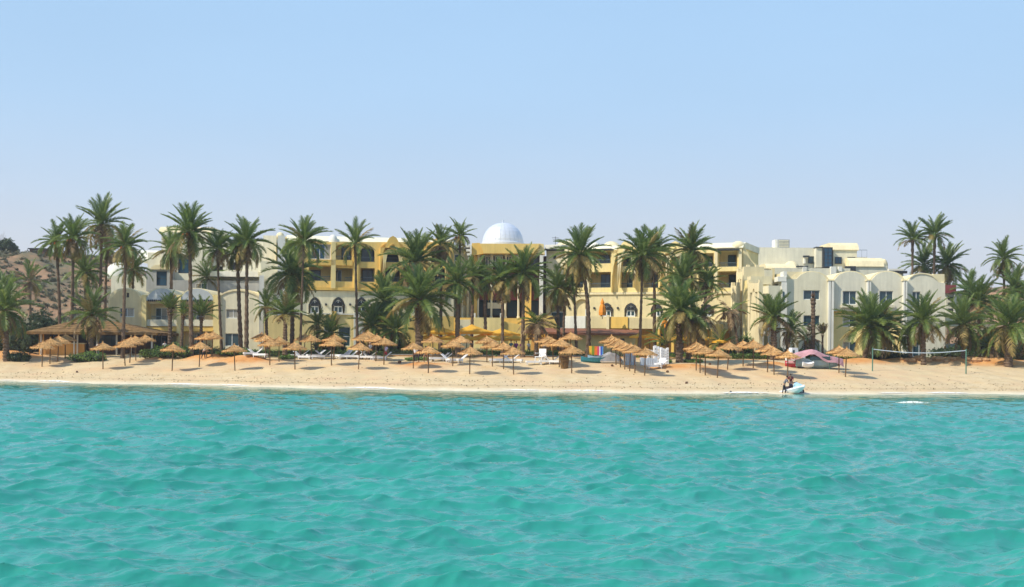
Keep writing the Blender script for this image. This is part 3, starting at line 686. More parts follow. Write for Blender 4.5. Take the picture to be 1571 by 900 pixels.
C3.dome('dome', 1133, 378, 369.5, 10.5, 1.4, 'roofcream'); C3.dome('dome', 1108, 381, 375.5, 9, 4, 'white'); C3.dome('dome', 913, 382, 371.5, 9, 6, 'white')
C3.box('cornice', 866, 447.5, 1138, 451, -.2, .5, 'roofcream')
aw = [(921.5, 940, 465), (958.5, 977, 465), (999, 1016, 466), (1040, 1058, 466), (1078, 1094, 467)]
C3.slab('lower_wall', [(838, HB), (1138, HB), (1138, 451), (838, 450)], [(x0, 474, x1, 485.5, cw) for x0, x1, cw in aw] + [(843, 474, 868.5, 503, 460), (880, 473, 905, 484, 458.5), (1108, 474, 1112, 490), (1116, 472, 1121, 490)], .0, .6, 'cream')
for x0, x1, cw in aw:
    C3.slab('window_surround', (x0 - .6, 485.6, x1 + .6, 473.5, cw - .6), [(x0 + 2.4, 485.3, x1 - 2.4, 475, cw + 3.6)], -.08, -.004, 'dframe')
    C3.window(x0 + 2.4, 475, x1 - 2.4, 485.5, .12, 2, 1, crown=cw + 3.6, fw=.15)
C3.box('niche_back', 880, 457, 905, 485, .5, .58, 'mustard', vm=.4) if False else None
C3.window(898, 474, 905.5, 484, .35, 1, 1, mt='frame'); C3.box('niche_back', 879, 456, 898, 485, .42, .55, 'cream', vm=.42)
C3.window(845, 478, 867, 503, .5, 2, 1, mt='frame', gl='glass')
C3.box('opening_painted_shade', 1107, 472, 1122, 491, .45, .55, 'dark', vm=.45)  # dark sheet behind the slots, painted in place of the shade inside
for x in (874, 912, 948): C3.lamp_dot(x, 472, -.003)
# terrace wall of the right wing
C3.slab('terrace_wall', [(866, 503), (1118, 505), (1118, 494), (1095, 491), (1075, 492), (1058, 490), (1008, 489), (962, 487), (932, 485.5), (897, 484), (866, 484)], [], -5.0, -4.5, 'cream')
C3.box('terrace_wall', 932.5, 486, 963, 503.3, -5.2, -5.003, 'mustard', vm=-5.2); C3.box('terrace_post', 930.5, 483, 934.5, 506, -5.45, -5.21, 'roofcream', vm=-5.4); C3.box('terrace_wall', 866, 484.6, 898, 503.3, -5.2, -5.003, 'white', vm=-5.2)
C3.box('terrace_floor', 866, 498, 1118, 501, -4.5, 0, 'pale', vm=-4.5)
C3.box('ground_floor_wall', 866, 501.5, 1118, HB, -2.5, -2.1, 'ochre', vm=-2.5)
for x in (966, 1008, 1030, 1060, 1088): C3.box('arcade_pier', x, 503, x + 4, HB, -4.95, -4.4, 'mustard', vm=-4.9)
C3.window(1010, 512, 1024, 530, -2.6, 2, mt='dframe', gl='glass'); C3.window(1064, 508, 1080, 530, -2.6, 2, mt='dframe', gl='glass')
C3.box('kiosk_block', 1092, 497, 1105, HB, -7, -5.3, 'yellow', vm=-7)
# ---- D: the stepped portal, turned to the sun
D = Bld('portal', 'tall stepped cream portal with narrow arched niches between the yellow hotel and the right apartments', 1118, 166, 1170, 152, 520)
def frame(b_, x0, x1, top, crown, v0, v1, mt='roofcream', back=True, inner=2.2, bottom=HB, finials=True):
    b_.slab('arch_frame', [(x0, bottom), (x1, bottom), (x1, top), (x0, top)], [(x0 + inner, bottom - 6, x1 - inner, crown + (x1 - x0) * .35, crown)], v0, v0 + .5, mt)
    b_.box('niche_wall', x0 + .3, crown - 3, x1 - .3, bottom, v0 + 1.7, v1, 'pale', vm=v0 + .5)
    if finials:
        for x in (x0, x1 - 1.6): b_.box('finial', x, top - 5, x + 1.6, top, v0 + .05, v0 + .45, mt, vm=v0)
frame(D, 1121, 1130, 438, 446, -.2, 3)
frame(D, 1129.5, 1139, 417, 425, .9, 4)
frame(D, 1144, 1159, 411, 418, 2.2, 5, inner=2.6)
frame(D, 1147, 1164.5, 434, 442, -1.2, 2, inner=3)
D.box('pier', 1140, 430, 1147, HB, .2, 3, 'lyellow', vm=.2); D.box('pier', 1138.5, 409, 1141, HB, .3, 3, 'roofcream', vm=.3)
for x in (1155.2,): D.box('mullion', x, 446, x + 1, HB - 6, -1.15, -.75, 'roofcream', vm=-1.1)
D.box('crown_block', 1146, 424, 1152, 436, -.6, 2, 'roofcream', vm=-.6)
D2 = Bld('link_building', 'low cream link building with dark eaves between portal and right apartment block', 1140, 168, 1205, 168, 520)
D2.slab('wall', [(1140, HB), (1202, HB), (1202, 420), (1184, 420), (1184, 411), (1163, 411), (1160, 405), (1152, 398), (1147, 386), (1140, 377)], [(1168, 419, 1181, 434), (1170, 440, 1181, 455)], 0, 6, 'cream')
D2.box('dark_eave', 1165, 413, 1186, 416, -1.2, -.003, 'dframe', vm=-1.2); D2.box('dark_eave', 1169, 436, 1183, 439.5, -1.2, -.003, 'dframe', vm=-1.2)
D2.box('recess_wall', 1166, 417, 1183, 436, 2.0, 2.3, 'mustard', vm=2) if False else None
D2.box('pier', 1183, 411, 1188, HB, -1.4, 0.5, 'cream', vm=-1.4); D2.box('white_wall', 1188, 435, 1199, HB, -.8, -.003, 'pale', vm=-.8)
D2.window(1168, 420, 1181, 434, .2, 1, mt='frame'); D2.window(1170, 441, 1181, 455, .2, 1)
D2.box('doorway', 1172, 498, 1180, HB, -.06, -.003, 'dframe', vm=-.05)
for k in range(3): D2.box('buttress', 1186 + k * 7, 508 + k * 2, 1190 + k * 7, HB, -2.2, -1.0, 'white', vm=-2.2)

# ---- E: grey building behind on the right
E = Bld('rear_building', 'long grey rear building with a dark glazed stair tower, above the right apartments', 1140, 190, 1362, 190, 520)
E.box('wall', 1143, 379.5, 1264, HB, 0, 12, 'grey', vm=0)
E.box('rooftop_unit', 1193, 367, 1211.5, 380, 3, 5.5, 'greyshade', vm=3); E.box('rooftop_unit', 1189.5, 367, 1193, 380, 3.2, 5.5, 'white', vm=3)
for k in range(5): E.box('louvre', 1195, 368.5 + k * 2.2, 1210, 369.4 + k * 2.2, 2.93, 2.997, 'pale', vm=2.95)
E.box('wall', 1252, 379, 1264.5, 410, -1.4, 0, 'grey', vm=-1.4); E.box('dark_eave', 1252, 378.2, 1263, 379.8, -1.6, 1, 'dframe', vm=-1.6)
st = E.box('stair_tower', 1263, 379, 1277.5, 410, -2.2, 3, 'dframe', vm=-2.2)
E.window(1264, 379.8, 1276.8, 409.5, -2.34, 2, 5, mt='dframe', gl='glassb', fw=.1)
E.box('window_recess', 1232, 392, 1257, 404, -.3, -.003, 'dframe', vm=-.3) if False else None
E.window(1240, 393, 1257.5, 404, -.14, 3, mt='dframe', gl='glass'); E.box('shutter', 1233.5, 394, 1235.5, 404, -.5, -.003, 'white', vm=-.4); E.box('window_hood', 1232.5, 392, 1241, 394.4, -.9, -.15, 'dframe', vm=-.5)
E.box('wall', 1277.8, 382, 1314, HB, -1, 6, 'pale', vm=-1); E.mansard('roof', 1275, 1318, 382.5, 372.5, -1.2, 1.2, 6)
E.window(1281, 394, 1291.5, 404.5, -1.14, 2, gl='glassb', mt='dframe'); E.window(1300, 394, 1312, 404, -1.14, 2, gl='glass', mt='dframe')
E.rail(1314, 383, 1330, 395, -.5, mt='rail', step=.8); E.box('roof_terrace', 1312, 394.8, 1331, 397, -1, 6, 'pale', vm=-1)
E.box('wall', 1303, 407, 1361, HB, -3.2, 5, 'grey', vm=-3.2); E.mansard('roof', 1303, 1357, 408, 395.5, -3.4, 1.3, 5)
E.dome('roof_end', 1356, 408, 397, 6, -.6, 'roofcream')
E.box('painted_shade', 1297, 408, 1313, 415.5, -3.6, -3.3, 'dframe', vm=-3.6)  # dark box on the wall, its colour standing in for shade
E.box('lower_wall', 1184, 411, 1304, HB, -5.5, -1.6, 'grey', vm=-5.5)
E.mansard('sloping_roof', 1176, 1222, 412.5, 404.5, -5.4, 1.6, 0, 'roofcream'); E.dome('sloping_roof', 1214, 411.5, 400, 12, -2, 'roofcream')
E.box('parapet', 1222, 407.5, 1240, 409.4, -5.6, -5.3, 'dframe', vm=-5.6)
E.box('white_post', 1232, 409, 1237.5, 420, -6, -5.2, 'white', vm=-6); E.box('white_post', 1275, 408.5, 1283, 424, -6, -5.2, 'white', vm=-6); E.box('white_post', 1287, 408.5, 1292, 416, -6, -5.2, 'white', vm=-6)
E.box('rooftop_kiosk', 1364, 412, 1386, 424, 4, 8, 'white', vm=4); E.box('dark_eave', 1364, 415, 1392, 419, 3.5, 3.9, 'dframe', vm=3.5)

# ---- F: three storey vaulted apartments on the right
Fb = Bld('apartment_block', 'three storey pale apartment block with four barrel vault gables and white piers, on the right', 1198, 160, 1450, 160, 520)
FB = 556
Fb.box('rear_wall', 1209, 433, 1449, FB, 1.8, 11, 'cream', vm=1.8)
Fb.mansard('roof', 1204, 1448.5, 432, 426.5, .37, 1.4, 11)
for x0, x1, ys, yc in ((1213, 1272, 431, 415.6), (1277.5, 1332, 432, 415.2), (1334.5, 1388, 432, 415.2), (1389, 1443, 434, 418.6)):
    u0, u1, _, _ = Fb.rect(x0, ys, x1, 500, .36); z1 = Fb.uz((x0 + x1) / 2, ys, .36)[1]; zc = Fb.uz((x0 + x1) / 2, yc, .36)[1]
    MB().slab(arch(u0, u1, z1, zc, 18, z1 - .6), [], .36, 10.9).build('barrel_vault', M['roofcream'], Fb.root)  # oversized outline lets the cream colour show as a sunlit edge
Fb.box('roof_block', 1207.5, 416.5, 1232, 430, .5, 8, 'roofcream', vm=.5); Fb.box('roof_block', 1432, 420, 1449, 434, .5, 8, 'roofcream', vm=.5)
Fb.slab('wall', [(1207, FB), (1271, FB), (1271, 431), (1268, 428), (1263, 422), (1255, 418), (1246, 416.6), (1237, 417.5), (1229, 421), (1222, 427.5), (1207, 428)], [(1232.5, 445, 1257.5, 459.5), (1232.5, 483.5, 1257.5, 499.5), (1232.5, 522, 1257.5, 545)], 0, .35, 'pale')
for y0, y1 in ((445, 459.5), (483.5, 499.5), (522, 545)): Fb.window(1232.5, y0, 1257.5, y1, .14, 2, fw=.08)
Fb.box('white_pier', 1198.5, 431, 1207, FB, -.5, 1.5, 'white', vm=-.5); Fb.box('white_pier', 1193, 424, 1206.5, 431.5, -.55, 1.5, 'white', vm=-.5) ; Fb.box('white_pier', 1202, 416, 1207.5, 424.5, -.5, 1.5, 'white', vm=-.5)
Fb.box('slit_window', 1200.5, 447, 1203, 462, -.56, -.503, 'glass', vm=-.5)
for px_ in (1271, 1330.5, 1386): 
    wdt = 8 if px_ == 1271 else 5.5
    Fb.box('white_pier', px_, 430.5, px_ + wdt * .42, FB, -.45, 1.8, 'white', vm=-.45); Fb.box('white_pier', px_ + wdt * .58, 430.5, px_ + wdt, FB, -.45, 1.8, 'white', vm=-.45)
    Fb.box('downpipe_groove', px_ + wdt * .42, 440, px_ + wdt * .58, FB, -.25, 1.8, 'bluegrey' if px_ == 1271 else 'white', vm=-.25); Fb.box('pier_cap', px_ - 1, 428.5, px_ + wdt + 1, 430.6, -.5, 1.0, 'roofcream', vm=-.5)
for i, (x0, x1) in enumerate(((1279, 1330.5), (1336, 1386))):
    cx = (x0 + x1) / 2
    Fb.slab('gable_wall', [(x0, 477), (x1, 477), (x1, 431), (x1 - 3, 427), (x1 - 9, 421), (cx + 8, 417.3), (cx, 416.3), (cx - 8, 417.3), (x0 + 9, 421), (x0 + 3, 427), (x0, 431)], [(cx - 12, 446, cx + 9, 467)], .05, .35, 'grey')
    Fb.window(cx - 12, 446, cx + 9, 467, .2, 2, fw=.08)
    Fb.box('sill', cx - 14, 467, cx + 12, 471.5, -.35, .047, 'pale', vm=-.35)
    Fb.box('soffit', x0, 477, x1, 480, .35, 1.8, 'mustard', vm=.35)
    Fb.slab('lower_wall', [(x0, FB), (x1, FB), (x1, 477.2), (x0, 477.2)], [(cx - 12, 483, cx + 9, 501), (cx - 12, 524, cx + 9, 547)], .75, 1.1, 'lyellow')
    Fb.window(cx - 12, 483, cx + 9, 501, .9, 2); Fb.window(cx - 12, 524, cx + 9, 547, .9, 2)
Fb.slab('wall', [(1391.5, FB), (1450, FB), (1450, 434), (1440, 433), (1437, 429), (1430, 423.5), (1420, 420.5), (1411, 420), (1403, 422), (1396, 427), (1391.5, 432)], [(1399, 447, 1412, 468), (1399, 487, 1420, 503), (1400, 524, 1420, 547)], 0, .35, 'grey')
for a_ in ((1399, 447, 1412, 468), (1399, 487, 1420, 503), (1400, 524, 1420, 547)): Fb.window(*a_, .14, 2, fw=.08)
Fb.slab('gable_rim', [(1437, 429), (1430, 423.5), (1420, 420.5), (1411, 420), (1403, 422), (1396, 427), (1396, 425), (1403, 420.2), (1411, 418.2), (1420, 418.7), (1430, 421.7), (1437, 427)], [], -.1, .5, 'roofcream')

G = Bld('beach_house', 'small grey house with a maroon roof half hidden by palms beyond the right apartments', 1450, 172, 1500, 172, 520)
G.box('wall', 1451, 449, 1480, 500, 0, 5, 'grey', vm=0); G.box('roof', 1449, 437, 1467, 449.5, -.6, 5.2, 'maroon', vm=-.6); G.box('white_post', 1464, 447, 1467, 500, -.5, -.2, 'white', vm=-.5); G.box('white_wall', 1452, 527, 1500, 540, -6, -5, 'white', vm=-6)
for k in range(3): G.box('painted_shade', 1454, 455 + k * 9, 1462, 459 + k * 9, -.08, -.003, 'dframe', vm=0)  # dark strips on the wall face, shade put in as colour
G.box('porch_wall', 1452, 488, 1485, 500, -2, -1, 'pale', vm=-2)
# a low house on top of the left hill
x_, y_ = P(52, 392, 280).x, 280.0
K = empty('stone_hut', (x_, y_, gz(x_, y_) - 1.5), 0, 'small brown flat roofed hut on the crest of the left hill', 'hut')
K['label'] = 'small brown flat roofed hut on the crest of the left hill'
zz = P(52, 382, 280).z - gz(x_, y_) + 1.5
MB().box(-1.0, 2.4, 0, 4, 0, zz).build('wall', M['brownwood'], K); MB().box(-1.3, 2.7, -.3, 4.3, zz, zz + .25).build('roof', M['dframe'], K); MB().box(-.4, .3, -.08, -.004, zz - 1.7, zz - .4).build('door', M['dframe'], K)
zc_ = P(29.5, 396, 272); tag(MB().box(-.22, .22, -.2, .2, -.3, .6).build('marker_stone', M['white']), 'small white block standing on the slope of the left hill', 'stone').location = (zc_.x, 272, gz(zc_.x, 272))
# balustrade of a promenade, right of the apartments? none in view

# ---- H: thatched beach restaurant on the left
H = Bld('beach_restaurant', 'open fronted beach restaurant with a wide brown thatched roof behind the leftmost straw parasols', 42, 157, 242, 157, 540, 'restaurant')
u0, u1, ze, zr = H.rect(42, 493, 152, 511, -1)
def hip(b_, x0, x1, ye, yr, rx0, rx1, v0, v1, name, mt):
    ua, ub, z0, z1 = b_.rect(x0, yr, x1, ye, v0); ra, rb = b_.uz(rx0, yr, v0)[0], b_.uz(rx1, yr, v0)[0]; vm = (v0 + v1) / 2
    z1 = b_.uz((rx0 + rx1) / 2, yr, vm)[1]; ra, rb = b_.uz(rx0, yr, vm)[0], b_.uz(rx1, yr, vm)[0]
    mb = MB(); t = .28
    cs = [(ua, v0), (ub, v0), (ub, v1), (ua, v1)]
    # thatch in stepped courses
    Nn = 7
    for k in range(Nn):
        f0, f1 = k / Nn, (k + 1) / Nn
        def lv(f, dz=0, g=0):
            return [(ua + (ra - ua) * f - g, v0 + (vm - v0) * f - g, z0 + (z1 - z0) * f + dz), (ub + (rb - ub) * f + g, v0 + (vm - v0) * f - g, z0 + (z1 - z0) * f + dz), (ub + (rb - ub) * f + g, v1 + (vm - v1) * f + g, z0 + (z1 - z0) * f + dz), (ua + (ra - ua) * f - g, v1 + (vm - v1) * f + g, z0 + (z1 - z0) * f + dz)]
        mb.rings([lv(f0, -t if k == 0 else -.02, .05), lv(f0, .05, .08), lv(f1 + .02 if f1 < 1 else 1, .02, .0)])
    # ragged straw fringe
    for k in range(240):
        f = rnd.random(); s_ = rnd.choice((0, 0, 0, 1, 3)); 
        if s_ == 0: x, y = ua + (ub - ua) * f, v0 - .05
        elif s_ == 1: x, y = ub + .05, v0 + (v1 - v0) * f
        else: x, y = ua - .05, v0 + (v1 - v0) * f
        l = rnd.uniform(.15, .4); mb.tri((x - .12, y, z0), (x + .12, y + .02, z0), (x + rnd.uniform(-.1, .1), y, z0 - l))
    return mb.build(name, M[mt], b_.root), (ua, ub, z0)
_, (ua, ub, z0h) = hip(H, 41, 241, 509.5, 491.5, 118, 168, -1.2, 9, 'thatched_roof', 'thatchroof')
for x, w_ in ((62, 2), (66, 1.2), (113, 1.6), (118, 1.6), (148, 2), (178, 2), (200, 1.6), (232, 2)): H.box('post', x, 509, x + w_, 546, -.1, .15, 'white' if w_ > 1.5 else 'ochre', vm=0)
H.box('counter', 60, 527, 129, 548, .4, .8, 'ochre', vm=.4); H.box('counter_top', 59, 525.6, 130, 527.2, .2, 1.0, 'cream', vm=.3)
H.box('back_wall', 64, 508, 236, 548, 6, 6.4, 'brownwood', vm=6); H.box('side_wall', 60.5, 509, 63, 548, .8, 6, 'ochre', vm=1)
H.window(152, 514, 178, 530, 3, 3, mt='dframe', gl='glass'); H.box('bar_front', 150, 530, 232, 547, 2.6, 3.1, 'brownwood', vm=2.6)
H.window(70, 512, 92, 521, 5.8, 3, mt='frame', gl='glass')

# ---- I: beach bar with the long low roof
I = Bld('beach_bar', 'low yellow beach bar with a long flat red brown roof behind the coloured banner', 806, 156, 978, 154, 540, 'bar')
I.slab('wall', [(872, 553), (974, 553), (974, 512), (872, 512)], [(950, 519, 958, 531)], 0, .3, 'lyellow')
I.box('wall', 815, 510, 872, 553, 1.8, 2.2, 'ochre', vm=1.8); I.box('side_wall', 973, 513, 976, 553, .3, 6, 'yellow', vm=.3)
I.window(950, 519, 958, 531, .12, 2, mt='dframe')
mb = MB(); pts = []
for x, yt, yb_ in ((803, 505, 511), (880, 506.5, 513), (979, 509, 515)):
    u, zt = I.uz(x, yt, -1.2); _, zb2 = I.uz(x, yb_, -1.2); pts.append((u, zt, zb2))
mb.rings([[(u, -1.2, zb2), (u, -1.2, zb2 + .22), (u, 5.2, zt + .35), (u, 5.2, zb2)] for u, zt, zb2 in pts]); mb.build('roof', M['redroof'], I.root)
for x in (826, 846, 868): I.box('post', x, 511, x + 1.6, 552, -.9, -.7, 'ochre', vm=-.9)
# ------------------------------------------------------------------ palms
def frond_mesh(name, mats, L=1.0, droop=50, npair=26, seed=0, wid=.20, twist=0.0, ragged=.0, vee=30):
    """one feather frond of unit length along +x, bending down by `droop` degrees"""
    r = random.Random(seed); mb = MB(); segs = 10; pts = []; p = Vector((0, 0, 0)); ang = 0
    for i in range(segs + 1):
        pts.append(p.copy()); ang = -R(droop) * ((i + 1) / segs) ** 1.25
        p = p + Vector((math.cos(ang), twist * (i / segs) * .25, math.sin(ang))) * (L / segs)
    mb.tube(pts, [.014 * (1 - .8 * i / segs) for i in range(segs + 1)], 3, cap=False)
    nf = len(mb.f)
    for k in range(npair):
        t = .10 + .90 * (k + .5) / npair; f = t * segs; i = min(int(f), segs - 1); q = pts[i].lerp(pts[i + 1], f - i)
        d = (pts[i + 1] - pts[i]).normalized(); up = Vector((0, 1, 0)).cross(d) * -1
        if up.z < 0: up = -up
        l = wid * (.35 + 1.0 * math.sin(math.pi * min(1, t * .95 + .10)) ** .6) * r.uniform(.85, 1.1)
        sw = R(38 + 22 * (1 - t))
        for s in (-1, 1):
            if r.random() < ragged: continue
            v = R(vee + r.uniform(-14, 14))
            side = Vector((0, s, 0)) * math.cos(v) + up * math.sin(v)
            e = d * math.cos(sw) + side * math.sin(sw)
            tip = q + e * l + Vector((0, 0, -.25 * l * (l / .2)))
            w_ = d * .0175
            m_ = q + e * l * .5
            mb.v += [tuple(q - w_), tuple(q + w_), tuple(m_ + w_ * .9), tuple(tip), tuple(m_ - w_ * .9)]; j = len(mb.v)
            mb.f.append((j - 5, j - 4, j - 3, j - 2, j - 1))
    return mb.mesh(name, mats)
FR = {}
for kind, mt, rg in (('g', 'frond', .03), ('y', 'frondy', .12), ('d', 'frondd', .3)):
    FR[kind] = [[frond_mesh('frond_mesh', M[mt], 1, dr, 26, seed=i * 7 + j, twist=(j - 1) * .6, ragged=rg, wid=(.20 if kind == 'g' else .17), vee=(34 if kind == 'g' else -10)) for j in range(3)] for i, dr in enumerate((22, 48, 80, 115))]
def trunk_mesh(pts, r0, r1, seed):
    r = random.Random(seed); pts = [Vector(p) for p in pts]; mb = MB(); nseg = 34; n = 9; rings = []
    def bez(t):
        a, b_, c = pts; return a * (1 - t) ** 2 + b_ * 2 * t * (1 - t) + c * t * t
    for i in range(nseg + 1):
        t = i / nseg; c = bez(t); d = (bez(min(1, t + .02)) - bez(max(0, t - .02))).normalized()
        u = d.cross(Vector((0, 1, 0))).normalized(); v = d.cross(u)
        rad_ = r0 + (r1 - r0) * min(1, t * 1.4) + (.22 * r0 * max(0, 1 - t * 12)); rad_ *= (1.13 if i % 2 else .93)
        if t > .90: rad_ *= 1.25
        ph = r.random() * .7
        rings.append([c + (u * math.cos(6.28318 * k / n + ph * (i % 2)) + v * math.sin(6.28318 * k / n + ph * (i % 2))) * rad_ * r.uniform(.9, 1.1) for k in range(n)])
    return mb.rings(rings).mesh('trunk', M['trunk'])
def boots_mesh(seed, r, h):
    q = random.Random(seed); mb = MB()
    for k in range(26):
        a = k * 2.4; z = -h + h * k / 26; rr = r * (1.0 + .25 * k / 26); c, s_ = math.cos(a), math.sin(a); w_ = .07
        p = Vector((c * rr * .8, s_ * rr * .8, z)); o = Vector((c, s_, .9)).normalized() * q.uniform(.18, .34); t = Vector((-s_, c, 0)) * w_
        mb.rings([[p - t, p + t, p + t * .8 + Vector((c, s_, 0)) * .06], [p + o - t * .5, p + o + t * .5, p + o + Vector((c, s_, 0)) * .03]])
    return mb.mesh('frond_stubs', M['boots'])
BOOT = [boots_mesh(i, .24, .8) for i in range(3)]
def dates_mesh(seed):
    q = random.Random(seed); mb = MB()
    mb.tube([(0, 0, 0), (.45, 0, .12), (.75, 0, -.05)], .025, 4)
    for k in range(30):
        a = q.uniform(0, 6.28); l = q.uniform(.25, .6); x0 = .75 + q.uniform(-.05, .05)
        e = Vector((x0 + math.cos(a) * l * .35, math.sin(a) * l * .35, -.05 - l)); mb.tube([(x0, 0, -.05), ((x0 + e.x) / 2 + .02, e.y / 2, -.05 - l * .35), e], [.015, .05, .03], 4)
    return mb.mesh('date_bunch', M['dates'])
DATES = [dates_mesh(i) for i in range(3)]
PALMS = []
def palm(hx, hy, Rpx, bx, Y, label, nf=38, dead=.12, dates=0, skirt=0, up=85, low=-38, base_z=None, lean=None, r0=.25, dry=.0, full=1.0, by=None, trunk2=None, flen=1.12, group=None):
    """crown heart at pixel (hx, hy), frond reach Rpx pixels, trunk foot below pixel column bx at depth Y"""
    seed = int(hx * 31 + hy * 7); r = random.Random(seed)
    top = P(hx, hy, Y); a, _ = ray(bx, by if by else 545)
    x0 = a * Y; z0 = gz(x0, Y) if base_z is None else base_z
    root = empty('palm_tree', (x0, Y, z0 - .05), 0, label, 'palm', group)
    tp = Vector((top.x - x0, 0, top.z - z0)); 
    mid = Vector(((tp.x * .5) + (lean or 0), 0, tp.z * .5))
    Rm = Rpx * Y / F
    r1 = r0 * .68
    link_mesh('trunk', trunk_mesh([(0, 0, -.3), mid, tp + Vector((0, 0, -.1))], r0, r1, seed), root)
    link_mesh('frond_stubs', BOOT[seed % 3], root, loc=tp + Vector((0, 0, .12)), rot=(0, 0, r.uniform(0, 6)), scale=(r1 / .2,) * 3)
    tdir = r.uniform(0, 6.28); tamp = r.uniform(3, 17); crow = r.uniform(.90, 1.10)
    for k in range(nf):
        f = (k + .5) / nf
        az = k * 137.508 + r.uniform(-18, 18); el = up - (up - low) * f ** (.92 * crow) + r.uniform(-9, 9); el = min(89, el + tamp * math.cos(R(az) - tdir) * (1 if el < 70 else .4))
        ln = Rm * flen * (1.0 if el > 10 else .97) * r.uniform(.86, 1.08)
        if el > 60: bi = 0 if r.random() < .85 else 1; ln *= .97
        elif el > 25: bi = 0 if r.random() < .5 else 1
        elif el > -5: bi = 1 if r.random() < .7 else 2
        else: bi = 2 if r.random() < .7 else 1
        kind = 'g'
        if f > 1 - dead and r.random() < .8: kind = 'd' if r.random() < .5 else 'y'
        elif f > .62 and r.random() < .25 or r.random() < .04: kind = 'y'
        if r.random() < dry: kind = 'd'
        me = FR[kind][bi][r.randrange(3)]
        link_mesh('frond', me, root, loc=tp + Vector((math.cos(R(az)) * .1, math.sin(R(az)) * .1, .18 * (1 - f))), rot=(r.uniform(-.25, .25), -R(el), R(az)), scale=(ln,) * 3)
    for k in range(skirt):
        az = k * 137.5 + 40; el = r.uniform(-72, -40); ln = Rm * r.uniform(.75, 1.05)
        link_mesh('frond', FR['y' if r.random() < .55 else 'd'][r.choice((0, 1, 1, 2))][r.randrange(3)], root, loc=tp + Vector((0, 0, -.15)), rot=(r.uniform(-.4, .4), -R(el), R(az)), scale=(ln,) * 3)
    for k in range(dates):
        link_mesh('date_bunch', DATES[k % 3], root, loc=tp + Vector((0, 0, .1)), rot=(0, 0, -1.57 + (k - dates / 2) * 1.1 + r.uniform(-.3, .3)), scale=(Rm / 3.3,) * 3)
    PALMS.append(root); return root
HG = 3.7
# tall palms on the left
palm(86, 371, 32, 92, 162, 'slender tall palm with brown date clusters, leftmost of the tall row against the sky', dates=4, lean=.3, skirt=6, nf=34)
palm(113, 366, 37, 109, 159, 'dense tall palm with a brown skirt just right of the leftmost slender palm', skirt=12, nf=40, dates=2)
palm(156, 344, 43, 148, 164, 'tallest palm on the left with a wide open spiky crown above all its neighbours', nf=40, lean=.3, dead=.1)
palm(164, 380, 28, 159, 172, 'smaller shaded palm whose crown sits just under the tallest left crown', skirt=6, nf=28)
palm(193, 378, 36, 188, 152, 'tall palm with bright orange date clusters standing behind the thatched restaurant roof', dates=7, nf=36, skirt=4)
palm(204, 414, 32, 203, 176, 'low palm showing just above the vaulted roof beside the orange fruited palm', nf=30)
palm(131, 418, 34, 131, 168, 'bright green palm half hidden between the trunks of the tall left palms', nf=34, dead=.05)
palm(291, 357, 44, 294, 149, 'broad tall palm in front of the twin blue grey vault gables', nf=42, dates=2, r0=.30, dead=.15, skirt=3)
palm(263, 384, 34, 262, 176, 'drooping palm behind the vaults with its dark stub of trunk above the roofline', nf=34, skirt=5, r0=.3)
palm(334, 383, 33, 341, 149, 'thin bent trunk palm with an olive crown, just right of the broad tall one', nf=36, lean=-.15, r0=.19, skirt=4, dead=.2)
palm(379, 372, 40, 378, 149, 'full round crowned tall palm before the bright right corner of the left apartments', nf=44, r0=.28, skirt=5)
palm(364, 388, 32, 370, 152, 'darker second palm tucked behind the full round crowned one', nf=34, r0=.3, skirt=8)
palm(466, 371, 40, 460, 147, 'tall thin palm with an upright fan crown in front of the glazed balcony bay', nf=38, r0=.17, low=-20, dead=.08)
palm(449, 420, 50, 448, 154, 'big spreading palm with low drooping green fronds under the fan crowned one', nf=46, r0=.32)
palm(438, 482, 36, 437, 148, 'short palm with a yellow green feathery crown and pale stout trunk', nf=30, up=88, low=0, r0=.34, dead=.3)
palm(545, 374, 36, 549, 148, 'lone thin palm with a sparse arching crown before the first balcony arches', nf=26, r0=.19, dead=.05, low=-25)
palm(408, 470, 26, 410, 158, 'low bushy palm at the bright corner wall right of the left apartments', nf=26)
# centre left
palm(638, 402, 50, 640, 160, 'large palm whose crown covers the third balcony arch', nf=44, skirt=4)
palm(644, 460, 58, 643, 146, 'largest low palm with a thick dark trunk left of the yellow umbrellas', nf=46, r0=.50, skirt=4, dead=.1, low=-26)
palm(590, 462, 46, 592, 154, 'bushy palm before the shaded wall, left of the largest low palm', nf=42, r0=.3)
palm(571, 500, 36, 571, 151, 'small dense palm low against the hotel wall beside the straw parasols', nf=38, r0=.3, up=88, low=-30)
palm(606, 508, 36, 606, 150, 'squat dark palm at the foot of the largest low palm', nf=36, r0=.35)
palm(677, 376, 31, 676, 163, 'palm with a long yellow skirt of dead fronds left of the entrance columns', nf=34, skirt=26, dead=.3, dry=.05)
palm(706, 362, 28, 703, 165, 'small crowned palm on a thin dark trunk nearest the left of the silver dome', nf=26, dates=3, r0=.2, dry=.1)
palm(701, 434, 40, 702, 146.5, 'mid height palm standing before the left entrance columns', nf=36, skirt=2, r0=.30, low=-25)
palm(726, 424, 34, 723, 158, 'palm tucked behind the mid height one under the stepped white louvres', nf=34)
palm(771, 430, 38, 771, 146.5, 'palm with a thin straight trunk in front of the middle of the entrance', nf=38, skirt=4, r0=.22)
palm(803, 420, 43, 802, 145.5, 'palm with a dark trunk below the right end of the silver dome', nf=40, r0=.26, skirt=3)
palm(744, 432, 32, 745, 160, 'shaded palm between the two front entrance palms', nf=30)
palm(824, 497, 34, 822, 145.8, 'low dry palm with drooping straw coloured fronds beside the beach bar', nf=26, dry=.45, dead=.5, r0=.30, low=-30, up=60)
palm(855, 442, 34, 858, 150, 'palm with a tangled yellowish crown between the entrance and the curved trunk palm', nf=34, skirt=8, r0=.26, dry=.1)
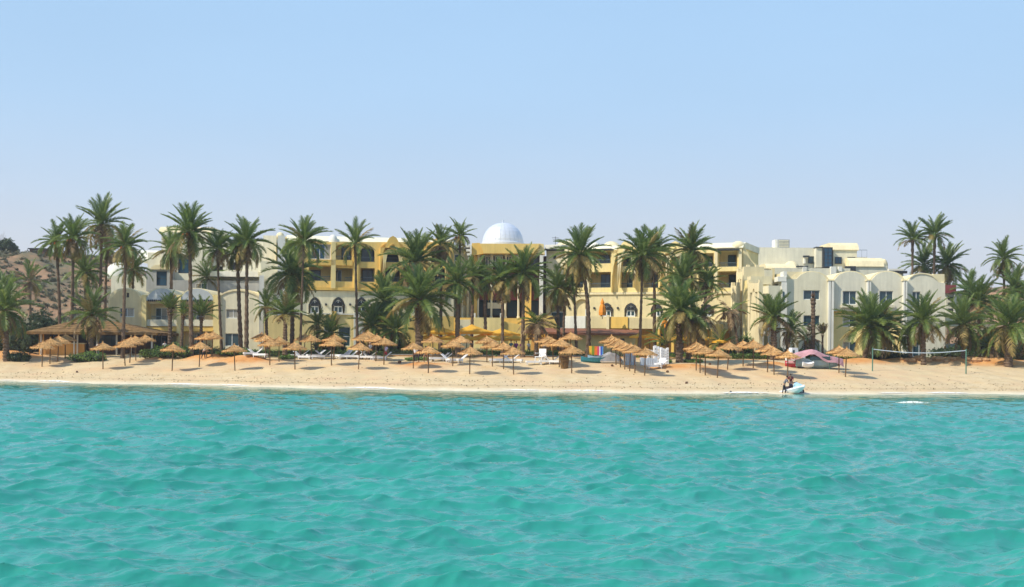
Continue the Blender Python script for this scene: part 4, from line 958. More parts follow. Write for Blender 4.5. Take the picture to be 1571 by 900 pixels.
palm(866, 450, 26, 864, 154, 'slim palm leaning close behind the tangled crowned one', nf=24, r0=.2, skirt=6)
palm(890, 391, 44, 901, 146, 'tall palm with a strongly curved trunk and big crown right of the dome', nf=46, lean=1.0, r0=.30, skirt=5)
palm(880, 424, 30, 885, 150, 'smaller palm on a slanting trunk crossing behind the curved trunk palm', nf=28, r0=.2, skirt=8)
# right of centre
palm(986, 393, 44, 981, 148, 'tall palm on a thin straight trunk before the first sunlit balcony arch', nf=44, r0=.20, skirt=4)
palm(1004, 386, 40, 1004, 158, 'darker tall palm just behind the thin straight trunk palm', nf=38, skirt=8)
palm(1061, 385, 42, 1062, 158, 'tall palm with a mop crown before the second sunlit balcony arch', nf=44, skirt=6)
palm(1046, 428, 40, 1046, 154, 'mid height palm under the mop crowned one', nf=38, skirt=6)
palm(1084, 434, 32, 1078, 155, 'dark small crowned palm at the right of the under storey group', nf=32, skirt=3)
palm(1042, 478, 52, 1042, 138, 'wide low palm with a stout trunk on the sand mound, foremost of its cluster', nf=44, r0=.42, skirt=3, low=-30)
palm(1070, 488, 42, 1052, 138.6, 'drooping dry skirted palm leaning right from the same sand mound', nf=34, r0=.32, skirt=16, dry=.25, lean=.3, up=60, low=-40)
palm(1023, 526, 30, 1025, 143, 'small young palm with upright fronds beside the white lounger stacks', nf=20, r0=.24, up=88, low=10)
palm(1121, 478, 30, 1133, 147, 'windswept palm with brown drooping fronds before the portal', nf=24, dry=.75, dead=.6, lean=.5, r0=.2, up=50, low=-50)
palm(1106, 528, 24, 1106, 149, 'tiny green palm beside the terrace end wall', nf=20, r0=.25)
palm(1187, 487, 40, 1187, 146, 'stout palm with glossy fronds in front of the portal and right apartments', nf=36, r0=.46, dead=.15, low=-15)
palm(1212, 506, 32, 1206, 148, 'short palm with arching dry fronds right of the stout glossy one', nf=26, dry=.3, r0=.28)
palm(1335, 500, 54, 1325, 147, 'very wide bushy palm before the middle of the right apartments', nf=48, r0=.34, low=-20, dead=.12)
palm(1352, 512, 46, 1352, 149, 'second bushy palm merging with the very wide one on its right', nf=40, r0=.34)
palm(1416, 492, 44, 1417, 144, 'palm with a tall fan of fronds hiding the right end of the apartments', nf=40, r0=.34, skirt=4, dead=.15)
palm(1393, 514, 28, 1398, 147, 'small palm between the wide bushy one and the fan shaped one', nf=26, r0=.26)
palm(1400, 367, 29, 1400, 192, 'left one of the two tall thin palms behind the roof of the right apartments', nf=28, r0=.26, low=-10, base_z=HG)
palm(1434, 360, 31, 1431, 190, 'right and taller one of the two tall thin palms behind the right apartments', nf=30, r0=.27, low=-15, base_z=HG, dead=.05)
palm(1417, 407, 34, 1417, 196, 'lower palm between the two tall thin trunks behind the right apartments', nf=32, base_z=HG)
palm(1453, 407, 36, 1455, 194, 'drooping dark palm just right of the two tall thin ones', nf=36, skirt=8, base_z=HG)
palm(1540, 397, 31, 1542, 178, 'solitary tall palm with a rounded crown against the sky at the right edge', nf=38, skirt=14, dead=.3)
palm(1478, 498, 44, 1479, 146, 'broad palm behind the right end of the volleyball net', nf=40, r0=.34, skirt=4)
palm(1548, 500, 50, 1547, 142, 'large palm with a thick leaning trunk on the ochre mound at the right edge', nf=44, r0=.50, dead=.15)
palm(1502, 462, 42, 1502, 160, 'dense green palm behind the two foremost palms at the right edge', nf=42)
palm(1556, 444, 36, 1558, 168, 'palm with upright fronds below the solitary tall one', nf=34)
palm(1488, 448, 34, 1484, 172, 'palm beside the maroon roofed house', nf=32)
palm(1520, 534, 32, 1517, 146, 'low shrubby dry palm between the two foremost palms at the right edge', nf=34, dry=.5, r0=.3)
palm(1590, 470, 50, 1592, 152, 'palm cut by the right edge of the view', nf=36, r0=.35)
# left edge
palm(8, 476, 48, 10, 149, 'palm cut by the left edge with glossy white shining fronds', nf=44, r0=.42, skirt=3)
palm(46, 432, 32, 47, 192, 'dry palm alone on the scrub slope at the left', nf=28, dry=.4, dead=.3)
palm(2, 446, 34, 0, 170, 'green palm at the far left edge behind the glossy one', nf=34)
palm(140, 484, 42, 140, 152.5, 'palm standing before the thatched restaurant roof with fronds over its ridge', nf=34, r0=.34, skirt=5, up=88, low=-20)
palm(261, 474, 28, 261, 152, 'young brush like palm on a stout trunk before the left vault bay', nf=22, up=89, low=35, r0=.34, dead=0, flen=1.0)
palm(309, 484, 30, 308, 152, 'young palm with a spread of upright fronds before the right vault bay', nf=20, up=85, low=25, r0=.28, dead=0)
palm(281, 482, 22, 277, 151, 'small thin palm between the two young brush like palms', nf=14, up=80, low=0, r0=.24)
palm(318, 426, 28, 318, 180, 'bright green palm top showing above the vaulted roof behind', nf=28, base_z=HG)
palm(506, 512, 30, 506, 152, 'dark dense low palm left of the terrace windows', nf=36, up=88, low=-35, r0=.3, dead=0)
palm(487, 498, 26, 486, 153, 'narrow palm beside the dark dense one', nf=26, r0=.2)
#palm(660, 520, 26, 668, 149, 'slim palm in front of the first yellow umbrella', nf=10, r0=.16, low=20)
palm(1262, 512, 15, 1262, 150, 'small palm with a closed brown brush of fronds by the white pier', nf=22, dry=.8, up=89, low=62, r0=.16)
palm(1240, 520, 26, 1235, 150, 'low dry palm with thin grey fronds below the bare trunk', nf=16, dry=.7, r0=.2)

# ------------------------------------------------------------------ shrubs and hedges
def leaves(mb, c, rx, ry, rz, n_, size, r, box=False, zmin=None):
    for _ in range(n_):
        while True:
            p = Vector((r.uniform(-1, 1), r.uniform(-1, 1), r.uniform(-1, 1)))
            if box or .45 < p.length < 1: break
        if not box:
            s = 1 + .18 * math.sin(p.x * 5 + c[0]) + .15 * math.sin(p.z * 6 + p.y * 4 + c[0] * 2); p *= s
        q = Vector((c[0] + p.x * rx, c[1] + p.y * ry, c[2] + p.z * rz))
        if zmin is not None and q.z < zmin: continue
        d = Vector((r.gauss(0, 1), r.gauss(0, 1), r.gauss(0, 1) + .3)).normalized(); u = d.cross(Vector((r.random(), r.random(), r.random()))).normalized()
        l = size * r.uniform(.6, 1.3)
        mb.tri(q - u * l * .35, q + d * l, q + u * l * .35)
def blob(mb, c, rx, ry, rz, r, n=8, m_=6):
    rings = []
    for i in range(m_ + 1):
        a = math.pi * i / m_ - math.pi / 2
        rings.append([(c[0] + rx * max(.02, math.cos(a)) * math.cos(6.28 * k / n) * r.uniform(.8, 1.1), c[1] + ry * max(.02, math.cos(a)) * math.sin(6.28 * k / n) * r.uniform(.8, 1.1), c[2] + rz * math.sin(a)) for k in range(n)])
    mb.rings(rings)
def shrub(px, py, wpx, hpx, Y, label, mt='shrub', name='shrub', cat='shrub', n_=900, size=.22, depth=None, group=None, core=True):
    """a bush whose foot is at pixel (px, py)"""
    r = random.Random(int(px * 13 + py)); 
    a, _ = ray(px, py); x = a * Y; z = gz(x, Y); 
    hx = wpx / 2 * Y / F; top = P(px, py - hpx, Y).z; h = max(.3, top - z); d = depth or hx * .8
    root = empty(name, (x, Y, z), 0, label, cat, group)
    k_ = max(1, int(hx / max(h, .5) * 1.5)); mb = MB(); mc = MB()
    for i in range(k_ * 2 + 1):
        f = (i / (k_ * 2) - .5) * 2 if k_ else 0
        cx = f * hx * .72; hh = h * (1 - .25 * abs(f)) * r.uniform(.85, 1.05); w_ = hx * (.62 if k_ == 1 else .9 / k_)
        leaves(mb, (cx, r.uniform(-.2, .2) * d, hh * .5), w_, d, hh * .52, n_ // (k_ * 2 + 1), size, r, zmin=-.05)
        blob(mc, (cx, 0, hh * .42), w_ * .72, d * .7, hh * .42, r)
    f_ = mb.build('foliage', M[mt], root)
    if core: mc.build('dark_core', M['core'], root)  # solid dark core added inside the leaves to block the view through
    return root
shrub(62, 548, 78, 72, 164, 'dark green thicket of shrubs behind the left end of the thatched restaurant', n_=3200, size=.4)
shrub(22, 545, 60, 50, 158, 'dark bush under the glossy palm at the left edge', n_=2000, size=.35)
shrub(88, 545, 46, 62, 167, 'bright green bush above the left eave of the thatched restaurant', 'hedge', n_=1800, size=.35)
shrub(30, 552, 26, 16, 149, 'small dark bush at the foot of the glossy left palm', n_=900)
shrub(266, 545, 44, 20, 148.5, 'round green bush behind the parasol below the two young palms', 'hedge', n_=1400)
shrub(297, 543, 26, 20, 150, 'darker bush right of the round green one', n_=900)
shrub(362, 551, 50, 18, 147, 'broad green bush on the ochre mound', 'hedge', n_=1600)
shrub(135, 550, 44, 14, 148.5, 'low dark bush at the foot of the restaurant palm', 'hedge', n_=1200)
shrub(232, 541, 26, 9, 151, 'clipped low bush beside the thatched restaurant', 'hedge', n_=800)
shrub(318, 540, 60, 12, 152, 'line of low garden bushes under the left apartments', n_=1300)
shrub(506, 545, 40, 36, 153.5, 'dark tall shrub beside the terrace windows', n_=1800, size=.3)
shrub(590, 542, 62, 40, 154, 'dark mass of shrubs beneath the bushy palms', n_=2200, size=.32)
shrub(441, 550, 20, 7, 146, 'low leafy clump at the foot of the short feathery palm', 'hedge', n_=600)
shrub(642, 561, 44, 10, 140.5, 'leafy green ground plant on the sand mound, left of the middle parasols', 'hedge', n_=1400)
shrub(1018, 564, 24, 8, 138.6, 'dark green clump on the left side of the palm mound', 'hedge', n_=800)
shrub(1064, 565, 26, 9, 138.6, 'dark green clump on the right side of the palm mound', 'hedge', n_=900)
shrub(1118, 552, 40, 18, 150, 'bushes at the foot of the windswept palm', n_=1200)
shrub(1205, 548, 100, 16, 151, 'long low shrub bed before the portal and the right apartments', 'hedge', n_=2000)
shrub(1290, 556, 70, 14, 150, 'shrub bed under the windows of the right apartments', 'hedge', n_=1600)
shrub(1365, 560, 60, 20, 150, 'dark shrubs between the wide bushy palms', n_=1500)
shrub(1460, 556, 60, 26, 156, 'dark shrubs behind the right end of the volleyball net', n_=1800, size=.3)
shrub(1520, 556, 80, 60, 162, 'tall dark thicket behind the right edge palms', n_=3200, size=.4)
shrub(1580, 556, 50, 60, 158, 'thicket cut by the right edge of the view', n_=1800, size=.4)
shrub(1145, 545, 26, 40, 152, 'slim green shrub growing against the portal', 'hedge', n_=800)
def hedge(px0, px1, py, hpx, Y0, Y1, label, dens=60):
    r = random.Random(int(px0)); a = P(px0, py, Y0); b_ = P(px1, py, Y1); L = math.hypot(b_.x - a.x, b_.y - a.y); h = hpx * Y0 / F
    z = gz((a.x + b_.x) / 2, (Y0 + Y1) / 2)
    root = empty('hedge', (a.x, a.y, z), math.atan2(b_.y - a.y, b_.x - a.x), label, 'hedge')
    mb = MB(); leaves(mb, (L / 2, 0, h / 2), L / 2, .5, h / 2, int(L * dens), .16, r, box=True); leaves(mb, (L / 2, -.42, h / 2), L / 2, .12, h / 2, int(L * dens), .16, r, box=True); leaves(mb, (L / 2, 0, h), L / 2, .5, .08, int(L * dens * .6), .15, r, box=True)
    mb.build('foliage', M['hedge'], root); MB().box(.1, L - .1, -.38, .38, 0, h * .9).build('dark_core', M['core'], root)  # dark box added inside the hedge leaves so nothing shows through
    return root
hedge(378, 600, 541, 9.5, 149, 149, 'long clipped hedge behind the left row of white loungers')
hedge(596, 690, 543, 10, 149, 148, 'clipped hedge section right of the long one, behind the strolling people')
hedge(676, 836, 547, 9, 147.6, 147, 'dark clipped hedge on the low wall before the yellow umbrellas')
hedge(836, 904, 548, 9, 147, 147, 'clipped hedge on the low wall under the beach bar')
hedge(1070, 1190, 552, 7, 147, 147, 'low dark hedge behind the right rows of parasols')
# low wall under the hedge
a = P(596, 545, 147.6); b_ = P(905, 549, 146.2); L = b_.x - a.x
lw = empty('garden_wall', (a.x, a.y, gz(a.x, a.y) - .3), math.atan2(b_.y - a.y, b_.x - a.x), 'long low brown garden wall under the hedge at the top of the sand', 'wall')
zz = P(760, 545.5, 147).z - lw.location.z
k_ = int(L / 1.2)
for k in range(k_): MB().box(L * k / k_ + .01, L * (k + 1) / k_ - .01, 0, .35, 0, zz + .01 * (k % 3)).build('block', M['brownwood'] if False else M['rock'], lw)
MB().box(0, L, -.04, .39, zz + .022, zz + .08).build('coping', M['greyshade'], lw)

# bare trunk by the right apartments
a = P(1247, 500, 149); z0 = gz(a.x, 149); h = P(1247, 457, 149).z - z0
bt = empty('dead_palm', (a.x, 149, z0), 0, 'tall bare brown dead palm trunk before the windows of the right apartments', 'trunk')
link_mesh('trunk', trunk_mesh([(0, 0, -.2), (.1, 0, h / 2), (0, 0, h)], .23, .24, 5), bt)
mb = MB()
for k in range(7): mb.tri((-.12, 0, h), (.12, 0, h), ((k - 3) * .12, .1 * (k % 2), h + .5 + .2 * (k % 3)))
mb.build('frond_stubs', M['boots'], bt)
# stump of a cut palm among the parasols
a = on_ground(866, 565); st_ = empty('palm_stump', a, 0, 'thick cut palm stump standing on the sand among the middle parasols', 'stump')
link_mesh('trunk', trunk_mesh([(0, 0, -.2), (.0, 0, .6), (0, 0, 1.45)], .36, .50, 9), st_); st_.children[0].data.materials[0] = M['thatchroof']

# far round tree on the left hill
a = P(8, 379, 283); z0 = gz(a.x, 283)
tr = empty('tree', (a.x, 283, z0), 0, 'round dark green tree on the skyline of the left hill', 'tree')
h = a.z - z0
MB().tube([(0, 0, -1), (.1, 0, h * .5), (0, 0, h)], [.35, .28, .15], 7).build('trunk', M['trunk'], tr)
mb = MB(); rr_ = random.Random(2)
for dx_, dz_, s_ in ((-1.6, .1, 1.7), (.2, .5, 1.9), (1.7, -.3, 1.3), (-3.2, -.1, 1.6), (.6, -.6, 1.5)): leaves(mb, (dx_, 0, h + dz_), s_, s_, s_ * .75, 900, .5, rr_); blob(mb, (dx_, 0, h + dz_), s_ * .6, s_ * .6, s_ * .45, rr_)
mb.build('crown', M['shrub'], tr)
mb = MB(); rr_ = random.Random(8)
for k in range(8): mb.tube([(0, 0, 0), ((k - 4) * .25, .1, 2), ((k - 4) * .45 + rr_.uniform(-.3, .3), .2, 3.6 + rr_.uniform(0, 1.4))], [.06, .045, .02], 4)
b2 = P(1, 376, 290); bare = tag(mb.build('bare_tree', M['trunk'], None, (b2.x, 290, gz(b2.x, 290))), 'thin leafless tree behind the round tree on the left hill', 'tree')
# hillside scrub, a ground cover nobody could count
mb = MB(); rr_ = random.Random(12)
def scrub(n_, xr, yr, big=1.0):
    for _ in range(n_):
        x, y = rr_.uniform(*xr), rr_.uniform(*yr)
        if vnoise(x, y, 30, 6, 2) < rr_.uniform(-1.2, .6): continue
        z = gz(x, y); s_ = rr_.uniform(.4, 1.3) * big
        leaves(mb, (x, y, z + s_ * .25), s_, s_, s_ * .6, 34, .5, rr_)
scrub(3000, (-150, -62), (190, 300), .6); scrub(700, (70, 170), (200, 305), 1.3); scrub(160, (-62, 70), (205, 300))
tag(mb.build('hillside_scrub', M['scrub']), kind='stuff')
mb = MB()
for _ in range(2600):
    x = rr_.uniform(-95, 85); t = rr_.uniform(30, 44); y = float(shore(x)) + t; s_ = rr_.uniform(.1, .35); leaves(mb, (x, y, gz(x, y) + .05), s_, s_, s_, 9, .22, rr_)
tag(mb.build('garden_ground_cover', M['hedge']), kind='stuff')
# broken ochre stones heaped along the right edge of the sand
ROCKN = 0
def rock(px, py, s, label, group):
    r = random.Random(int(px * 17)); p = on_ground(px, py); mb = MB(); blob(mb, (0, 0, s * .25), s, s * .7, s * .5, r, 7, 4)
    return tag(mb.build('rock', M['rock'], None, p), label, 'rock', group)
for k, px in enumerate((1383, 1391, 1399, 1408, 1416, 1425, 1434, 1442, 1452, 1463, 1489, 1498, 1507, 1513)):
    rock(px, 552 + (k % 3) * 1.4, .35 + .12 * (k % 4), 'ochre stone in the heap of broken stones under the palms behind the volleyball net', 'ochre stones heaped along the top of the sand')
# ------------------------------------------------------------------ straw parasols
def thatch_mesh(seed):
    r = random.Random(seed); mb = MB(); R0, Hh = 1.30, .56
    def prof(f): return R0 * f, Hh * (1 - f) ** 1.25     # concave bell
    mb.lathe([(R0 * .93, -.02), (R0 * .6, .14), (.06, Hh * .78)], 20)
    for ring_, (f0, f1, cnt) in enumerate(((.55, 1.04, 84), (.30, .80, 64), (.05, .50, 44))):
        lift = .05 * ring_ + .02
        for k in range(cnt):
            a = 6.28318 * (k + r.uniform(-.5, .5)) / cnt; w_ = 6.28318 / cnt * .75
            g0 = f0 + r.uniform(-.04, .04); g1 = f1 + r.uniform(-.09, .07)
            pts = []
            for f in (g0, (g0 + g1) / 2, g1):
                rr, z = prof(min(f, 1)); rr = R0 * f; z = z + lift - (max(0, f - .95) * 1.2) + r.uniform(-.035, .035)
                pts.append((rr, z))
            da = r.uniform(-.5, .5) * w_
            for (r0_, z0_), (r1_, z1_), e0, e1 in ((pts[0], pts[1], 0, .5), (pts[1], pts[2], .5, 1)):
                aa, bb = a + da * e0, a + da * e1
                mb.quad((r0_ * math.cos(aa - w_ / 2), r0_ * math.sin(aa - w_ / 2), z0_), (r0_ * math.cos(aa + w_ / 2), r0_ * math.sin(aa + w_ / 2), z0_ + .01), (r1_ * math.cos(bb + w_ / 2), r1_ * math.sin(bb + w_ / 2), z1_), (r1_ * math.cos(bb - w_ / 2), r1_ * math.sin(bb - w_ / 2), z1_ - .01))
    # hanging fringe
    for k in range(110):
        a = 6.28318 * k / 110 + r.uniform(-.03, .03); rr = R0 * r.uniform(.97, 1.04); l = r.uniform(.06, .34); w_ = .035
        mb.tri((rr * math.cos(a - w_), rr * math.sin(a - w_), .03), (rr * math.cos(a + w_), rr * math.sin(a + w_), .03), (rr * 1.03 * math.cos(a), rr * 1.03 * math.sin(a), .03 - l))
    return mb.mesh('thatch', M['thatch'])
def tuft_mesh(seed):
    r = random.Random(seed); mb = MB(); mb.lathe([(.13, 0), (.10, .10), (.06, .30), (.09, .36)], 8)
    for k in range(26):
        a = k * 2.4; mb.tri((.09 * math.cos(a - .3), .09 * math.sin(a - .3), .12), (.09 * math.cos(a + .3), .09 * math.sin(a + .3), .12), (.26 * math.cos(a), .26 * math.sin(a), -.03 + r.uniform(-.03, .03)))
        mb.tri((.06 * math.cos(a - .3), .06 * math.sin(a - .3), .32), (.06 * math.cos(a + .3), .06 * math.sin(a + .3), .32), (.12 * math.cos(a), .12 * math.sin(a), .46 + r.uniform(0, .06)))
    return mb.mesh('tuft', M['thatch'])
TH = [thatch_mesh(i) for i in range(4)]; TU = [tuft_mesh(i) for i in range(2)]
PO = MB().tube([(0, 0, -.4), (.01, .0, 1.2), (0, 0, 2.75)], [.065, .06, .05], 8).mesh('pole', M['pole'])
_sp = MB()
for k in range(8):
    a = k * .785; _sp.tube([(.04 * math.cos(a), .04 * math.sin(a), 2.72), (1.15 * math.cos(a), 1.15 * math.sin(a), 2.27)], .02, 4)
SPK = _sp.mesh('spokes', M['pole'])
def parasol(px, py, label, s=1.0, tilt=0.0):
    p = on_ground(px, py); r = random.Random(int(px * 3 + py))
    root = empty('straw_parasol', p, r.uniform(0, 6.28), label, 'parasol', 'straw parasols standing in rows on the beach')
    s *= r.uniform(.96, 1.05); root.scale = (s * r.uniform(.95, 1.06), s, s); root.rotation_euler = (r.uniform(-.06, .06) , tilt + r.uniform(-.055, .055), root.rotation_euler.z)
    link_mesh('pole', PO, root); link_mesh('spokes', SPK, root)
    link_mesh('thatch', TH[r.randrange(4)], root, loc=(0, 0, 2.22)); link_mesh('tuft', TU[r.randrange(2)], root, loc=(0, 0, 2.72), scale=(.85, .85, .7))
    return root
PAR = [
 (64.5, 562.5, 'leftmost and nearest straw parasol of the row running back to the restaurant counter'),
 (76.5, 558, 'second straw parasol of the leftmost row, just behind the nearest'),
 (88.5, 554.5, 'third straw parasol of the leftmost row, before the orange counter'),
 (100, 550, 'rearmost straw parasol of the leftmost row, tight against the restaurant counter'),
 (158, 566, 'straw parasol standing alone nearest the water below the restaurant palm'),
 (192, 561, 'straw parasol right behind the lone one, first of four receding to the restaurant corner'),
 (199, 556.5, 'second of the four straw parasols receding to the right corner of the restaurant'),
 (208.5, 553, 'third of the four straw parasols receding to the right corner of the restaurant'),
 (223, 549.5, 'rearmost of the four straw parasols at the right corner of the restaurant'),
 (264, 568.5, 'straw parasol near the water in front of the round green bush'),
 (305.5, 562.5, 'straw parasol before the gap between the two green bushes'),
 (317, 549, 'small looking straw parasol behind the one between the two bushes'),
 (325, 546, 'rearmost straw parasol under the thin bent palm'),
 (360.5, 568.5, 'straw parasol near the water in front of the ochre mound with the broad bush'),
 (400, 547.5, 'rear straw parasol left of the short feathery palm, above the mound end'),
 (407, 551.5, 'straw parasol one step nearer than the rear one beside the feathery palm'),
 (414, 560, 'front straw parasol of the trio left of the feathery palm'),
 (428, 554.5, 'straw parasol directly before the trunk of the short feathery palm'),
 (452.5, 566.5, 'straw parasol nearest the water between the feathery palm and the terrace'),
 (467, 548, 'dark shaded straw parasol before the tall shrub, left of its twin'),
 (478, 551.5, 'straw parasol overlapping the dark shaded one on its right'),
 (508.5, 560.5, 'broad straw parasol in front of the terrace windows'),
 (512, 552, 'straw parasol hidden behind the broad one at the terrace windows'),
 (550, 566.5, 'front straw parasol of the cluster under the lone thin palm'),
 (556, 551, 'straw parasol in the middle of the cluster under the lone thin palm'),
 (564, 547, 'rear straw parasol of the cluster under the lone thin palm'),
 (576.5, 554, 'straw parasol beside the strolling person in dark clothes'),
 (589, 559.5, 'straw parasol over the person in the white top and red shorts'),
 (634, 565, 'straw parasol left of the leafy plant on the sand'),
 (657, 572, 'lowest standing straw parasol right before the leafy plant on the sand'),
 (664, 554, 'straw parasol between the thick trunked palm and the yellow umbrellas'),
 (694.5, 561.5, 'straw parasol under the left yellow umbrella'),
 (706, 554, 'rear straw parasol under the left yellow umbrella'),
 (720.5, 573.5, 'straw parasol with a pale post foot nearest the water before the entrance'),
 (747, 555.5, 'rear straw parasol under the middle yellow umbrella'),
 (755.5, 562, 'second straw parasol of the row under the middle yellow umbrella'),
 (772.5, 566, 'third straw parasol of the row under the middle yellow umbrella'),
 (788, 574.5, 'nearest straw parasol of the row under the middle yellow umbrella'),
 (838, 556, 'rearmost straw parasol of the tangled row left of the palm stump'),
 (849, 558.5, 'second straw parasol of the tangled row left of the palm stump'),
 (858, 563, 'straw parasol directly beside the palm stump'),
 (877, 572.5, 'nearest straw parasol right of the palm stump'),
 (876, 550, 'small looking straw parasol by the wall of the beach bar'),
 (938, 556, 'rearmost straw parasol of the slanting row before the white stacks'),
 (945, 559.5, 'second from the rear in the slanting row before the white stacks'),
 (952, 563.5, 'third from the rear in the slanting row before the white stacks'),
 (958.5, 566.5, 'fourth from the rear in the slanting row before the white stacks'),
 (966, 569, 'third from the front in the slanting row before the white stacks'),
 (974, 572, 'second from the front in the slanting row before the white stacks'),
 (989, 576, 'nearest straw parasol of the slanting row before the white stacks'),
 (1068, 568, 'rear straw parasol just right of the palm mound'),
 (1074, 572, 'second straw parasol right of the palm mound'),
 (1082, 575.5, 'third straw parasol right of the palm mound'),
 (1100.5, 579.5, 'nearest straw parasol of the row right of the palm mound'),
 (1116, 567, 'straw parasol with a stout foot behind the row at the palm mound'),
 (1140, 562, 'rearmost straw parasol of the long row leading to the covered boat'),
 (1155.5, 564.5, 'second straw parasol of the long row leading to the covered boat'),
 (1177.5, 571, 'third straw parasol of the long row leading to the covered boat'),
 (1187.5, 575, 'fourth straw parasol of the long row leading to the covered boat'),
 (1208.5, 580, 'nearest straw parasol of the long row, left of the covered boat'),
 (1287, 572, 'rear one of the two straw parasols left of the volleyball net'),
 (1297, 578, 'front one of the two straw parasols left of the volleyball net'),
]
for px, py, lb in PAR: parasol(px, py, lb, 1.03 if px < 240 else 1.0)

# ------------------------------------------------------------------ sun loungers
def lounger_meshes():
    s = MB(); s.box(-.95, .45, -.33, -.25, .18, .37).box(-.95, .45, .25, .33, .18, .37).box(-.95, -.90, -.25, .25, .22, .36)
    for k in range(9): s.box(-.88 + k * .145, -.77 + k * .145, -.25, .25, .335, .36)
    b_ = MB(); a = R(38); c_, s_ = math.cos(a), math.sin(a)
    for k in range(6):
        x = .46 + k * .115; d = k * .115
        p0, p1 = d, d + .09
        for yy in ((-.29, .29),):
            b_.rings([[(.45 + p * c_, y, .36 + p * s_), (.45 + p * c_ - .03 * s_, y, .36 + p * s_ + .03 * c_)][::1] + [(.45 + (p) * c_ - .03 * s_, yy[1] if y == yy[0] else yy[0], .36 + p * s_ + .03 * c_), (.45 + p * c_, yy[1] if y == yy[0] else yy[0], .36 + p * s_)] for p in (p0, p1) for y in (yy[0],)])
    b_.tube([(.45, -.28, .36), (.45 + .72 * c_, -.28, .36 + .72 * s_)], .025, 4).tube([(.45, .28, .36), (.45 + .72 * c_, .28, .36 + .72 * s_)], .025, 4)
    l = MB().box(-.03, .03, -.03, .03, 0, .32)
    return s.mesh('seat', M['plastic']), b_.mesh('backrest', M['plastic']), l.mesh('leg', M['plastic'])
LS, LB, LL = lounger_meshes()
def lounger(px, py, rz, label, grey=False):
    p = on_ground(px, py); root = empty('sun_lounger', p, rz, label, 'sun lounger', 'white plastic sun loungers set out under the parasols'); root.scale = (1.15, 1.15, 1.2)
    link_mesh('seat', LS, root); link_mesh('backrest', LB, root)
    for x in (-.85, .38):
        for y in (-.27, .27): link_mesh('leg', LL, root, loc=(x, y, 0))
    return root
LG = [(388, 546.5, .4, 'white lounger at the right end of the ochre mound'), (396, 548, 2.9, 'white lounger turned away beside the one at the mound end'),
 (459, 549, .2, 'white lounger left of the twin parasols'), (465, 551, 2.8, 'white lounger just in front of another, left of the twin parasols'),
 (484, 549, .5, 'white lounger right of the twin parasols'), (492, 550.5, .1, 'white lounger lying low between the twin parasols and the broad one'), (499, 550, 3.0, 'white lounger facing left beside the broad parasol'),
 (521, 549, .3, 'white lounger with raised back right of the broad parasol'), (528, 549.5, 1.0, 'white lounger turned to the sea right of the broad parasol'), (533, 550.5, .4, 'white lounger before the dark bag by the hedge'),
 (545, 550.5, .2, 'white lounger behind the front parasol under the lone thin palm'), (563, 551.5, .0, 'white lounger between the poles under the lone thin palm'), (569, 551, 2.9, 'white lounger beside the strolling person in dark clothes'),
 (585, 552.5, .3, 'white lounger left of the person in red shorts'), (673, 554, .3, 'white lounger under the left yellow umbrella row'), (679, 554, .2, 'second white lounger under the left yellow umbrella row'),
 (692, 556, 2.8, 'white lounger lying beside the pole below the left yellow umbrella'), (702, 556, .4, 'white lounger with its back raised right of the left umbrella pole'), (765, 556, .2, 'greyish shaded lounger between the middle parasol poles'), (780, 556.5, .1, 'second shaded lounger right of the middle parasol poles'), (787, 556.5, 2.9, 'third shaded lounger at the right of the middle parasol poles'),
 (822, 559.5, .2, 'white lounger lying before the raised white chair'), (843, 558.5, .1, 'white lounger lying flat left of the palm stump'), (850, 558.8, 2.9, 'white lounger next to the flat one left of the palm stump'), (1007, 566, .3, 'white lounger toppled in front of the tall white stack'), (1013, 563, 1.2, 'white lounger leaning at the foot of the small young palm')]
for px, py, rz, lb in LG: lounger(px, py, rz, lb)
def chair(px, py, rz, label, s=1.0, group=None):
    p = on_ground(px, py) if not isinstance(py, tuple) else Vector((px, *py)); root = empty('plastic_chair', p, rz, label, 'chair', group); root.scale = (s,) * 3
    MB().box(-.24, .24, -.24, .24, .42, .46).build('seat', M['plastic'], root)
    mb = MB(); mb.rings([[(x, .22 + .02 * z, .46 + z) for x in (-.24, -.1, .1, .24)] + [(x, .26 + .04 * z, .46 + z) for x in (.24, .1, -.1, -.24)] for z in (0, .25, .45)]); mb.build('backrest', M['plastic'], root)
    for x in (-.21, .21):
        for y in (-.21, .21): MB().tube([(x, y, .42), (x * 1.15, y * 1.15, 0)], .022, 5).build('leg', M['plastic'], root)
        MB().box(x - .025, x + .025, -.22, .24, .64, .67).build('armrest', M['plastic'], root)
    return root
chair(829, 559, -.6, 'tall white chair with a high back standing on the sand before the garden wall', 1.9)
chair(104, 543.5, .2, 'white plastic chair at the restaurant counter, left one', 1.35, 'white chairs at the restaurant counter'); chair(113, 543.5, -.3, 'white plastic chair at the restaurant counter, right one', 1.35, 'white chairs at the restaurant counter')
for i_, (px, py) in enumerate(((822, 552.4), (836, 552.6))): pass
def stack(px, py, wpx, hpx, label, mt='plastic', n_=6):
    """loungers stood on end and stacked side by side"""
    p = on_ground(px, py); w_ = wpx * p.y / F; h = hpx * p.y / F; root = empty('lounger_stack', p, .12, label, 'lounger stack')
    for k in range(n_):
        x = -w_ / 2 + w_ * k / n_; mb = MB(); t = w_ / n_
        hh = h * (1 - .05 * (k % 3))
        mb.slab([(x + .02, 0), (x + t * .9, 0), (x + t * .9, hh), (x + .02, hh)], [[(x + t * .25, .15 + hh * j / 6), (x + t * .7, .15 + hh * j / 6), (x + t * .7, .02 + hh * (j + 1) / 6), (x + t * .25, .02 + hh * (j + 1) / 6)] for j in range(5)], -.32 + .03 * (k % 2), -.26 + .03 * (k % 2))
        mb.box(x + .02, x + t * .5, -.24, .3, 0, hh * .98); mb.build('stacked_lounger', M[mt], root, rot=(-.06, 0, 0))
    return root
